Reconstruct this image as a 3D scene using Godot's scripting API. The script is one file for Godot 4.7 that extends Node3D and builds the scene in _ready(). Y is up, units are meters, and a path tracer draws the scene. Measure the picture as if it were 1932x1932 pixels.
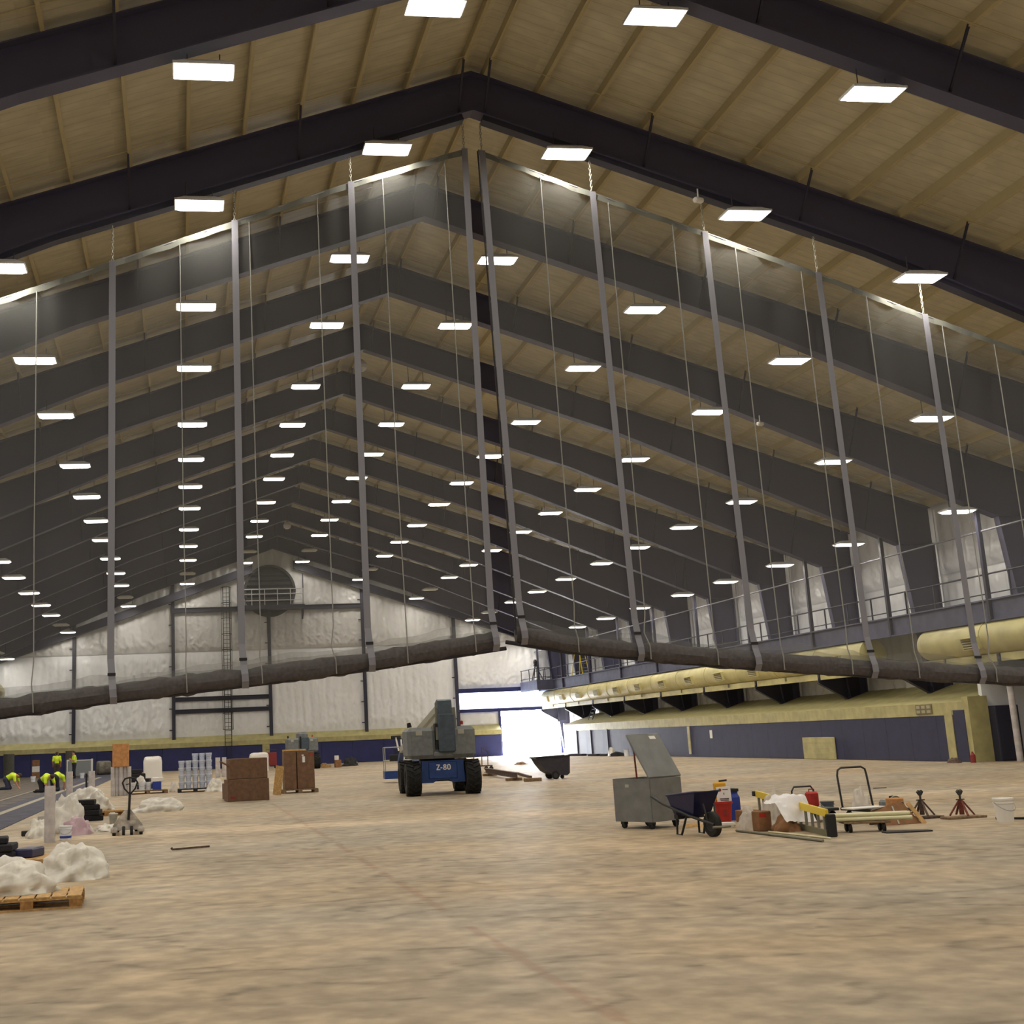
extends Node3D
# An indoor athletics hall under renovation: gable steel frames, a raised net divider curtain, a boom lift and building materials.

const RX := 7.2            # ridge
const WALL_L := -16.0
const WALL_R := 30.4
const END_Z := -103.3      # far wall
const BACK_Z := 9.0
const ROOF_Y := 17.7
const SLOPE := 0.335
var used := {}
var mats := {}
var rng := RandomNumberGenerator.new()

# ---------------------------------------------------------------- geometry helpers
func st() -> SurfaceTool:
	var s := SurfaceTool.new()
	s.begin(Mesh.PRIMITIVE_TRIANGLES)
	return s

func tri(s: SurfaceTool, a: Vector3, b: Vector3, c: Vector3) -> void:   # counter-clockwise seen from outside
	var n := (b - a).cross(c - a).normalized()
	for p in [a, c, b]:
		s.set_normal(n); s.add_vertex(p)

func quad(s: SurfaceTool, a: Vector3, b: Vector3, c: Vector3, d: Vector3) -> void:
	tri(s, a, b, c); tri(s, a, c, d)

func vtx(s: SurfaceTool, p: Vector3, n: Vector3) -> void:
	s.set_normal(n); s.add_vertex(p)

func bx(s: SurfaceTool, c: Vector3, size: Vector3, b := Basis()) -> void:
	for ax in 3:
		for sg in [-0.5, 0.5]:
			var o: Vector3 = b[ax] * size[ax] * sg
			var u: Vector3 = b[(ax + 1) % 3] * size[(ax + 1) % 3] * 0.5 * signf(sg)
			var v: Vector3 = b[(ax + 2) % 3] * size[(ax + 2) % 3] * 0.5
			quad(s, c + o - u - v, c + o + u - v, c + o + u + v, c + o - u + v)

func cbx(s: SurfaceTool, c: Vector3, size: Vector3, ch := 0.02, b := Basis()) -> void:   # box with chamfered edges
	var h := size * 0.5
	var t := Transform3D(b, c)
	ch = minf(ch, minf(h.x, minf(h.y, h.z)) * 0.9)
	var pt = func(sx, sy, sz, ax):
		var v := Vector3(sx * (h.x - ch), sy * (h.y - ch), sz * (h.z - ch))
		v[ax] = [sx, sy, sz][ax] * h[ax]
		return t * v
	var face = func(q: Array, out: Vector3):
		var n: Vector3 = (q[1] - q[0]).cross(q[2] - q[0])
		if n.dot(b * out) < 0.0: q.reverse()
		tri(s, q[0], q[1], q[2])
		if q.size() > 3: tri(s, q[0], q[2], q[3])
	for ax in 3:
		for sg in [-1.0, 1.0]:
			var q := []
			for uv in [[-1.0, -1.0], [1.0, -1.0], [1.0, 1.0], [-1.0, 1.0]]:
				var v := [0.0, 0.0, 0.0]
				v[ax] = sg; v[(ax + 1) % 3] = uv[0]; v[(ax + 2) % 3] = uv[1]
				q.append(pt.call(v[0], v[1], v[2], ax))
			var o := Vector3.ZERO; o[ax] = sg
			face.call(q, o)
		var b1 := (ax + 1) % 3
		var b2 := (ax + 2) % 3
		for s1 in [-1.0, 1.0]:
			for s2 in [-1.0, 1.0]:
				var v := [0.0, 0.0, 0.0]
				v[b1] = s1; v[b2] = s2
				var lo := v.duplicate(); lo[ax] = -1.0
				var hi := v.duplicate(); hi[ax] = 1.0
				var o := Vector3.ZERO; o[b1] = s1; o[b2] = s2
				face.call([pt.call(lo[0], lo[1], lo[2], b1), pt.call(hi[0], hi[1], hi[2], b1), pt.call(hi[0], hi[1], hi[2], b2), pt.call(lo[0], lo[1], lo[2], b2)], o)
	for sx in [-1.0, 1.0]:
		for sy in [-1.0, 1.0]:
			for sz in [-1.0, 1.0]:
				face.call([pt.call(sx, sy, sz, 0), pt.call(sx, sy, sz, 1), pt.call(sx, sy, sz, 2)], Vector3(sx, sy, sz))

func look_basis(d: Vector3, roll := 0.0) -> Basis:   # z along d
	var z := d.normalized()
	var up := Vector3.UP if absf(z.y) < 0.99 else Vector3.RIGHT
	var x := up.cross(z).normalized()
	return Basis(x, z.cross(x), z) * Basis(Vector3(0, 0, 1), roll)

func bar(s: SurfaceTool, p: Vector3, q: Vector3, w: float, h := -1.0, roll := 0.0) -> void:
	bx(s, (p + q) * 0.5, Vector3(w, w if h < 0.0 else h, p.distance_to(q)), look_basis(q - p, roll))

func tube(s: SurfaceTool, pts: Array, r, n := 8, caps := true, closed := false) -> void:
	var rings := []
	var cnt := pts.size()
	var side := Vector3.ZERO
	for i in cnt:
		var a: Vector3 = pts[(i - 1 + cnt) % cnt] if (i > 0 or closed) else pts[0]
		var b: Vector3 = pts[(i + 1) % cnt] if (i < cnt - 1 or closed) else pts[cnt - 1]
		var d := (b - a).normalized()
		if side == Vector3.ZERO: side = d.cross(Vector3.UP if absf(d.y) < 0.9 else Vector3.RIGHT).normalized()
		side = (side - d * side.dot(d)).normalized()
		var up := side.cross(d)
		var ri: float = r[i] if r is Array else r
		var ring := []
		for k in n:
			var t := TAU * k / n
			var nn := side * cos(t) + up * sin(t)
			ring.append([pts[i] + nn * ri, nn])
		rings.append(ring)
	for i in (cnt if closed else cnt - 1):
		var A: Array = rings[i]
		var B: Array = rings[(i + 1) % cnt]
		for k in n:
			var j := (k + 1) % n
			for e in [A[k], B[j], B[k], A[k], A[j], B[j]]:
				vtx(s, e[0], e[1])
	if caps and not closed:
		for k in n:
			var j := (k + 1) % n
			tri(s, pts[0], rings[0][k][0], rings[0][j][0])
			tri(s, pts[cnt - 1], rings[cnt - 1][j][0], rings[cnt - 1][k][0])

func lathe(s: SurfaceTool, prof: Array, n := 16, xf := Transform3D()) -> void:   # prof: Vector2(radius, y) upwards on the outside
	for i in prof.size() - 1:
		var a: Vector2 = prof[i]
		var b: Vector2 = prof[i + 1]
		if a.is_equal_approx(b): continue
		var e := (b - a).normalized()
		for k in n:
			var t0 := TAU * k / n
			var t1 := TAU * (k + 1) / n
			var d0 := Vector3(cos(t0), 0, sin(t0))
			var d1 := Vector3(cos(t1), 0, sin(t1))
			var n0 := xf.basis * (d0 * e.y + Vector3.DOWN * e.x)
			var n1 := xf.basis * (d1 * e.y + Vector3.DOWN * e.x)
			var p00 := xf * (d0 * a.x + Vector3.UP * a.y)
			var p10 := xf * (d1 * a.x + Vector3.UP * a.y)
			var p01 := xf * (d0 * b.x + Vector3.UP * b.y)
			var p11 := xf * (d1 * b.x + Vector3.UP * b.y)
			vtx(s, p00, n0); vtx(s, p10, n1); vtx(s, p11, n1)
			vtx(s, p00, n0); vtx(s, p11, n1); vtx(s, p01, n0)

func prism(s: SurfaceTool, poly: Array, t: float, xf := Transform3D()) -> void:   # polygon in local xy, thickness t along local z
	var pp := PackedVector2Array(poly)
	if Geometry2D.is_polygon_clockwise(pp): pp.reverse()
	var idx := Geometry2D.triangulate_polygon(pp)
	var h := t * 0.5
	for i in range(0, idx.size(), 3):
		var a := pp[idx[i]]
		var b := pp[idx[i + 1]]
		var c := pp[idx[i + 2]]
		if (b - a).cross(c - a) < 0.0:
			var m := b; b = c; c = m
		tri(s, xf * Vector3(a.x, a.y, h), xf * Vector3(b.x, b.y, h), xf * Vector3(c.x, c.y, h))
		tri(s, xf * Vector3(a.x, a.y, -h), xf * Vector3(c.x, c.y, -h), xf * Vector3(b.x, b.y, -h))
	for i in pp.size():
		var a := pp[i]
		var b := pp[(i + 1) % pp.size()]
		quad(s, xf * Vector3(a.x, a.y, h), xf * Vector3(a.x, a.y, -h), xf * Vector3(b.x, b.y, -h), xf * Vector3(b.x, b.y, h))

func sheet(s: SurfaceTool, nu: int, nv: int, f: Callable) -> void:   # smooth grid; normals by differences
	var P := []
	for j in nv + 1:
		for i in nu + 1:
			P.append(f.call(float(i) / nu, float(j) / nv))
	var w := nu + 1
	var N := []
	for j in nv + 1:
		for i in w:
			var du: Vector3 = P[j * w + mini(i + 1, nu)] - P[j * w + maxi(i - 1, 0)]
			var dv: Vector3 = P[mini(j + 1, nv) * w + i] - P[maxi(j - 1, 0) * w + i]
			N.append(du.cross(dv).normalized())
	for j in nv:
		for i in nu:
			var a := j * w + i
			for k in [a, a + w + 1, a + 1, a, a + w, a + w + 1]:
				s.set_normal(N[k]); s.set_uv(Vector2(float(k % w) / nu, float(k / w) / nv)); s.add_vertex(P[k])

func noise(sd: int, freq: float, oct := 3) -> FastNoiseLite:
	var n := FastNoiseLite.new()
	n.seed = sd; n.frequency = freq; n.fractal_octaves = oct
	return n

func heap(s: SurfaceTool, size: Vector3, sd: int, crease := 0.3, nu := 36, nv := 18) -> void:   # crumpled heap of sheeting lying on y = 0
	var n := noise(sd, 1.0, 2)
	var r := noise(sd + 7, 1.0, 2)
	r.fractal_type = FastNoiseLite.FRACTAL_RIDGED
	sheet(s, nu, nv, func(u, v):
		var t: float = -u * TAU
		var ph: float = v * PI * 0.5
		var q := pow(cos(ph), 0.8)
		var d := Vector3(cos(t) * q, sin(ph), sin(t) * q)
		var k := 1.0 + 0.3 * n.get_noise_3dv(d * 1.3) + crease * 0.32 * r.get_noise_3dv(d * 0.9) + crease * 0.12 * n.get_noise_3dv(d * 6.0)
		var spread := 1.0 + 0.16 * maxf(0.0, 0.3 - v) / 0.3 * (1.0 + 1.6 * n.get_noise_2d(cos(t) * 1.6 + 9.0, sin(t) * 1.6))
		return Vector3(d.x * size.x * 0.5 * k * spread, maxf(0.0, (d.y * 0.75 + d.y * d.y * 0.25) * size.y * k), d.z * size.z * 0.5 * k * spread))

func draped(s: SurfaceTool, size: Vector3, sd: int, rnd := 0.25) -> void:   # rounded block under a taut cover
	var n := noise(sd, 1.0, 3)
	sheet(s, 48, 20, func(u, v):
		var t: float = -u * TAU
		var ph: float = v * PI * 0.5
		var se = func(c: float) -> float: return signf(c) * pow(absf(c), rnd)
		var k := 1.0 + 0.05 * n.get_noise_3d(cos(t) * 1.5, sin(ph) * 1.5, sin(t) * 1.5)
		return Vector3(se.call(cos(t)) * se.call(cos(ph)) * size.x * 0.5 * k, se.call(sin(ph)) * size.y * k, se.call(sin(t)) * se.call(cos(ph)) * size.z * 0.5 * k))

# ---------------------------------------------------------------- scene helpers
func numbered(n: String) -> String:
	if not used.has(n):
		used[n] = 0
		return n
	used[n] += 1
	return "%s_%03d" % [n, used[n]]

func thing(called: String, label: String, category: String, at := Vector3.ZERO, turn := 0.0, group := "") -> Node3D:
	var o := Node3D.new()
	o.name = numbered(called)
	add_child(o)
	o.position = at
	o.rotation.y = turn
	o.set_meta("label", label); o.set_meta("category", category)
	if group: o.set_meta("group", group)
	return o

func part(parent: Node, called: String, s, m: Material, label := "") -> MeshInstance3D:
	var o := MeshInstance3D.new()
	o.mesh = s.commit() if s is SurfaceTool else s
	o.material_override = m
	o.name = called
	if label: o.set_meta("label", label)
	parent.add_child(o, true)
	return o

func structure(called: String, label: String) -> Node3D:
	var o := Node3D.new()
	o.name = numbered(called)
	add_child(o)
	o.set_meta("kind", "structure"); o.set_meta("label", label)
	return o

func one(called: String, s, m: Material, label: String, category: String, at := Vector3.ZERO, turn := 0.0, group := "") -> MeshInstance3D:
	var o := MeshInstance3D.new()
	o.mesh = s.commit() if s is SurfaceTool else s
	o.material_override = m
	o.name = numbered(called)
	add_child(o)
	o.position = at; o.rotation.y = turn
	o.set_meta("label", label); o.set_meta("category", category)
	if group: o.set_meta("group", group)
	return o

func copy_of(o: Node3D, at: Vector3, turn: float, label: String) -> Node3D:
	var base := String(o.name).rstrip("0123456789").trim_suffix("_")
	var c: Node3D = o.duplicate()
	c.name = numbered(base)
	add_child(c)
	c.position = at; c.rotation.y = turn
	c.set_meta("label", label)
	return c

func grain_texture(sd: int, freq: float, lo: float, oct := 4, size := 512) -> NoiseTexture2D:
	var t := NoiseTexture2D.new()
	t.width = size; t.height = size; t.seamless = true
	t.noise = noise(sd, freq, oct)
	var g := Gradient.new()
	g.set_color(0, Color(lo, lo, lo)); g.set_color(1, Color(1, 1, 1))
	t.color_ramp = g
	return t

var grains := {}
func mat(key: String, c: Color, rough := 0.8, metal := 0.0, grain := "", scale := 1.0) -> StandardMaterial3D:
	if mats.has(key): return mats[key]
	var m := StandardMaterial3D.new()
	m.albedo_color = c; m.roughness = rough; m.metallic = metal
	if grain:
		m.albedo_texture = grains[grain]
		m.uv1_triplanar = true
		m.uv1_scale = Vector3.ONE * scale
	mats[key] = m
	return m

func c8(r: int, g: int, b: int) -> Color:
	return Color(r / 255.0, g / 255.0, b / 255.0)

func ordinal(k: int) -> String:
	return ["first", "second", "third", "fourth", "fifth", "sixth", "seventh", "eighth", "ninth", "tenth", "eleventh", "twelfth", "thirteenth", "fourteenth", "fifteenth", "sixteenth", "seventeenth", "eighteenth"][k]

func frame_z(k: int) -> float:
	return -(22.35 + 6.65 * k)

func rafter_bottom(d: float) -> float:
	return 16.66 - 0.34 * d if d < 10.0 else 13.26 - (d - 10.0) * 0.4139

# ---------------------------------------------------------------- main
func _ready() -> void:
	rng.seed = 11
	set_view_and_light()
	make_materials()
	build_shell()
	build_frames()
	build_right_side()
	build_curtains()
	build_lights()
	build_machines()
	build_left_materials()
	build_center_materials()
	build_right_materials()
	build_people()

func set_view_and_light() -> void:
	var cam := Camera3D.new()
	cam.name = "camera"
	add_child(cam)
	cam.position = Vector3(0, 1.7, 0)
	cam.basis = Basis.from_euler(Vector3(deg_to_rad(12.27766), deg_to_rad(-8.8914), deg_to_rad(-2.47058)), EULER_ORDER_YXZ)
	cam.projection = Camera3D.PROJECTION_FRUSTUM
	cam.near = 0.05; cam.far = 400.0
	var focal := 2469.95   # pixels of a 1932 pixel wide picture
	cam.size = 1932.0 / focal * cam.near
	cam.frustum_offset = Vector2(966.0 - 715.31, -(966.0 - 856.10)) / focal * cam.near
	cam.current = true
	var we := WorldEnvironment.new()
	we.name = "world_environment"
	var e := Environment.new()
	e.tonemap_mode = Environment.TONE_MAPPER_LINEAR
	e.tonemap_exposure = 1.0
	e.background_mode = Environment.BG_SKY
	var sky := Sky.new()
	var sm := ProceduralSkyMaterial.new()   # bright overcast day
	sm.sky_top_color = c8(222, 230, 240); sm.sky_horizon_color = c8(245, 247, 250)
	sm.ground_horizon_color = c8(225, 225, 222); sm.ground_bottom_color = c8(150, 148, 142)
	sm.sky_energy_multiplier = 9.0
	sm.ground_energy_multiplier = 4.0
	sky.sky_material = sm
	e.sky = sky
	e.sdfgi_enabled = true; e.ssao_enabled = true; e.ssil_enabled = true
	we.environment = e
	add_child(we)

func make_materials() -> void:
	grains.fine = grain_texture(3, 0.02, 0.72)
	grains.soft = grain_texture(5, 0.008, 0.82)
	grains.blotch = grain_texture(9, 0.006, 0.6, 5)
	grains.dusty = grain_texture(12, 0.012, 0.5, 5)
	mat("navy", c8(70, 69, 92), 0.6)
	mat("navy_dark", c8(40, 40, 58), 0.6)
	mat("slate", c8(86, 88, 114), 0.6, 0.0, "soft", 0.4)
	mat("yellow_paint", c8(182, 174, 122), 0.6, 0.0, "soft", 0.3)
	mat("blue_pad", c8(42, 44, 78), 0.65, 0.0, "soft", 0.3)
	mat("far_pad", c8(34, 40, 100), 0.6, 0.0, "soft", 0.3)
	mat("duct", c8(206, 197, 138), 0.45, 0.0, "soft", 0.2)
	mat("duct_vent", c8(112, 104, 62), 0.6)
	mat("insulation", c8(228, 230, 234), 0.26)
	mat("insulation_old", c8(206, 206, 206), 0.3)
	mat("steel", c8(150, 152, 156), 0.4, 0.7)
	mat("dark_steel", c8(58, 58, 60), 0.5, 0.4)
	mat("black", c8(26, 26, 28), 0.7)
	mat("foam", c8(40, 40, 46), 0.95, 0.0, "fine", 1.5)
	mat("rubber", c8(44, 44, 44), 0.85, 0.0, "dusty", 2.0)
	mat("card", c8(150, 108, 74), 0.85, 0.0, "soft", 1.2)
	mat("card_dark", c8(124, 94, 72), 0.85, 0.0, "soft", 1.2)
	mat("card_orange", c8(206, 148, 94), 0.85, 0.0, "soft", 1.2)
	mat("wood", c8(214, 172, 112), 0.8, 0.0, "fine", 1.3)
	mat("wood_grey", c8(150, 124, 96), 0.85, 0.0, "fine", 1.3)
	mat("wood_edge", c8(190, 140, 84), 0.85, 0.0, "fine", 1.3)
	mat("white", c8(226, 224, 220), 0.6)
	mat("white_tube", c8(206, 200, 200), 0.6, 0.0, "soft", 0.8)
	mat("pail", c8(222, 226, 234), 0.5)
	mat("pail_blue", c8(186, 194, 214), 0.5)
	mat("plastic", c8(226, 222, 212), 0.45, 0.0, "soft", 1.0)
	mat("plastic_pink", c8(196, 168, 180), 0.35)
	mat("cloth_white", c8(226, 224, 226), 0.9)
	mat("red", c8(186, 44, 36), 0.5, 0.0, "soft", 2.0)
	mat("red_dark", c8(132, 42, 40), 0.6)
	mat("rust", c8(150, 74, 58), 0.8, 0.0, "dusty", 2.0)
	mat("rust_grey", c8(116, 92, 80), 0.8, 0.0, "dusty", 2.0)
	mat("blue", c8(30, 70, 140), 0.45, 0.0, "soft", 1.0)
	mat("blue_dark", c8(36, 40, 84), 0.4, 0.0, "soft", 2.0)
	mat("blue_label", c8(36, 60, 150), 0.6)
	mat("lift_grey", c8(122, 127, 130), 0.55, 0.0, "soft", 1.0)
	mat("lift_dark", c8(72, 86, 100), 0.5, 0.0, "soft", 1.0)
	mat("chest", c8(126, 128, 128), 0.55, 0.1, "soft", 0.8)
	mat("yellow", c8(226, 198, 40), 0.5)
	mat("yellow_dark", c8(214, 160, 30), 0.6)
	mat("alu", c8(172, 172, 160), 0.45, 0.4)
	mat("alu_dull", c8(126, 124, 112), 0.6, 0.3)
	mat("pipe_pale", c8(212, 208, 170), 0.5)
	mat("olive", c8(120, 116, 92), 0.85)
	mat("strap", c8(122, 122, 132), 0.6)
	mat("headband", c8(112, 114, 108), 0.35)
	mat("cord", c8(134, 134, 132), 0.8)
	mat("bundle", c8(84, 79, 80), 0.8, 0.0, "fine", 0.8)
	mat("bundle_dark", c8(40, 38, 44), 0.8)
	mat("housing", c8(200, 200, 200), 0.5)
	mat("skin", c8(196, 140, 112), 0.6)
	mat("hair", c8(60, 44, 34), 0.9)
	mat("hivis", c8(206, 236, 52), 0.8)
	mat("trousers", c8(34, 34, 46), 0.9)
	mat("trousers_blue", c8(50, 54, 78), 0.9)
	mat("shorts", c8(74, 62, 54), 0.9)
	mat("line_white", c8(206, 198, 176), 0.8, 0.0, "dusty", 0.6)
	mat("track_blue", c8(84, 84, 104), 0.9, 0.0, "blotch", 0.35)
	mat("track_grey", c8(104, 98, 96), 0.95, 0.0, "blotch", 0.35)
	mat("torn", c8(120, 110, 98), 0.95, 0.0, "dusty", 0.3)
	mat("outside", c8(190, 186, 178), 0.9, 0.0, "soft", 0.1)
	mat("paper", c8(232, 230, 230), 0.8)
	mat("ink", c8(60, 56, 60), 0.8)
	mat("grille", c8(36, 36, 40), 0.7)
	mat("rail_white", c8(170, 170, 172), 0.5)
	var net := StandardMaterial3D.new()
	net.albedo_color = Color(0.47, 0.475, 0.47, 0.28)
	net.transparency = BaseMaterial3D.TRANSPARENCY_ALPHA
	net.roughness = 0.9
	net.metallic_specular = 0.1
	mats.net = net
	var bag := StandardMaterial3D.new()
	bag.albedo_color = Color(0.88, 0.86, 0.83, 0.55)
	bag.transparency = BaseMaterial3D.TRANSPARENCY_ALPHA
	bag.roughness = 0.3
	mats.clear_bag = bag
	var pane := StandardMaterial3D.new()   # fibreglass sheet that lets the daylight through
	pane.albedo_color = c8(236, 238, 242)
	pane.roughness = 0.7
	pane.backlight_enabled = true
	pane.backlight = Color(0.9, 0.92, 0.96)
	mats.fibreglass = pane
	var glow := StandardMaterial3D.new()
	glow.albedo_color = Color(1, 1, 1)
	glow.emission_enabled = true
	glow.emission = Color(1.0, 0.97, 0.92)
	glow.emission_energy_multiplier = 14.0
	mats.glow = glow
	mat("lamp_off", c8(196, 194, 184), 0.5)
	mats.floor = floor_material()
	mats.roof = roof_material()

func floor_material() -> StandardMaterial3D:
	# worn concrete: streaks, patches, a strip of paler infill across the hall, a faded red line and a dusty strip lengthways
	var w := 1024
	var h := 2048
	var x0 := -16.5
	var xs := 47.5
	var z0 := 9.5
	var zs := 114.0
	var n1 := noise(21, 1.0, 5)
	var n2 := noise(22, 1.0, 4)
	var n3 := noise(23, 1.0, 4)
	n3.fractal_type = FastNoiseLite.FRACTAL_RIDGED
	var n4 := noise(24, 1.0, 3)
	var data := PackedByteArray()
	data.resize(w * h * 3)
	for j in h:
		var z := z0 - zs * (j + 0.5) / h
		for i in w:
			var x := x0 + xs * (i + 0.5) / w
			var a := n1.get_noise_2d(x * 0.2, z * 0.26)
			var b := n2.get_noise_2d(x * 1.0, z * 1.5)
			var k := 0.84 + 0.09 * a + 0.075 * b + 0.05 * n4.get_noise_2d(x * 4.0, z * 5.0)
			var warm := n4.get_noise_2d(x * 0.12 + 40.0, z * 0.16)
			var e := 0.5 * n4.get_noise_2d(x * 0.6, z * 1.3) + 0.35 * b
			# paler infill strip
			var dz := absf(z + 28.6 + e * 0.9) - 1.05
			if dz < 0.25: k += 0.085 * clampf((0.25 - dz) * 3.0, 0.0, 1.0)
			dz = absf(z + 66.0 + e * 1.5) - 1.3
			if dz < 0.3: k += 0.04 * clampf((0.3 - dz) * 3.0, 0.0, 1.0)
			# dusty strip lengthways
			var dx := absf(x + 0.25 + e * 0.5) - 0.22
			if dx < 0.12: k += 0.07 * clampf((0.12 - dx) * 4.0, 0.0, 1.0) * clampf(0.7 + 2.0 * b, 0.0, 1.0)
			# dark scrapes
			var sc := n3.get_noise_2d(x * 0.5, z * 0.9)
			if sc > 0.55 and a < 0.12: k -= (sc - 0.55) * 0.55
			var col := Vector3(k * (1.0 + 0.05 * warm), k * (0.905 + 0.005 * warm), k * (0.765 - 0.05 * warm))
			dx = absf(x - 2.57 + e * 0.04) - 0.02
			if dx < 0.04 and n2.get_noise_2d(x * 2.0, z * 0.8) > -0.25: col *= Vector3(0.95, 0.9, 0.89)
			var o := (j * w + i) * 3
			for q in 3:
				data[o + q] = int(clampf(col[q] * 213.0, 0.0, 255.0))
	var im := Image.create_from_data(w, h, false, Image.FORMAT_RGB8, data)
	var m := StandardMaterial3D.new()
	m.albedo_texture = ImageTexture.create_from_image(im)
	m.roughness = 0.62
	m.metallic_specular = 0.35
	m.detail_enabled = true
	m.detail_blend_mode = BaseMaterial3D.BLEND_MODE_MUL
	m.detail_uv_layer = BaseMaterial3D.DETAIL_UV_2
	m.detail_albedo = grain_texture(31, 0.014, 0.81, 6)
	return m

func roof_material() -> StandardMaterial3D:
	# ribbed liner sheet: fine ribs run down the slope, so they lie across the length of the hall
	var w := 64
	var h := 512
	var im := Image.create(w, h, false, Image.FORMAT_RGB8)
	var n := noise(41, 0.02, 3)
	for j in h:
		var rib := 0.92 if (j % 32) < 3 else 1.0
		for i in w:
			var k := rib * (0.95 + 0.08 * n.get_noise_2d(i, j))
			im.set_pixel(i, j, Color(k, k, k))
	var m := StandardMaterial3D.new()
	m.albedo_color = c8(208, 200, 172)
	m.albedo_texture = ImageTexture.create_from_image(im)
	m.roughness = 0.5
	return m

# ---------------------------------------------------------------- the hall itself
func roof_at(x: float) -> float:
	return ROOF_Y - SLOPE * absf(x - RX)

func slab_top(s: SurfaceTool, x0: float, x1: float, z0: float, z1: float, y: float) -> void:
	var c := [Vector3(x0, y, z0), Vector3(x1, y, z0), Vector3(x1, y, z1), Vector3(x0, y, z1)]
	for k in [0, 2, 1, 0, 3, 2]:
		var p: Vector3 = c[k]
		s.set_normal(Vector3.UP)
		s.set_uv(Vector2((p.x + 16.5) / 47.5, (9.5 - p.z) / 114.0))
		s.set_uv2(Vector2(p.x, p.z) / 3.1)
		s.add_vertex(p)

func pleats(x0: float, x1: float, y0: float, top: Callable, sd: int, face: Callable, nu := 84, nv := 60, wide := 0.62) -> SurfaceTool:
	# insulation blanket in a shiny plastic facing: soft vertical pleats and slack creases; face(x, y, bulge) gives the point
	var s := st()
	var n := noise(sd, 1.0, 3)
	var r := noise(sd + 3, 1.0, 3)
	r.fractal_type = FastNoiseLite.FRACTAL_RIDGED
	sheet(s, nu, nv, func(u, v):
		var x: float = lerpf(x0, x1, u)
		var y: float = lerpf(y0, top.call(x), v)
		var edge: float = minf(1.0, minf(u, 1.0 - u) * 14.0) * minf(1.0, minf(v, 1.0 - v) * 10.0)
		var b: float = 0.07 * pow(absf(sin(x / wide * PI + 0.7 * n.get_noise_2d(x * 0.4, y * 0.25))), 0.6) + 0.06 * n.get_noise_2d(x * 1.1, y * 0.35) + 0.09 * maxf(0.0, r.get_noise_2d(x * 1.0 + y * 0.5, y * 0.9 - x * 0.4)) * (0.4 + 0.6 * clampf(1.6 - (y - y0), 0.0, 1.0)) + 0.05 * maxf(0.0, n.get_noise_2d(x * 2.6 - y * 1.4, y * 2.0 + x))
		return face.call(x, y, maxf(0.0, b + 0.02) * edge))
	return s

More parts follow.
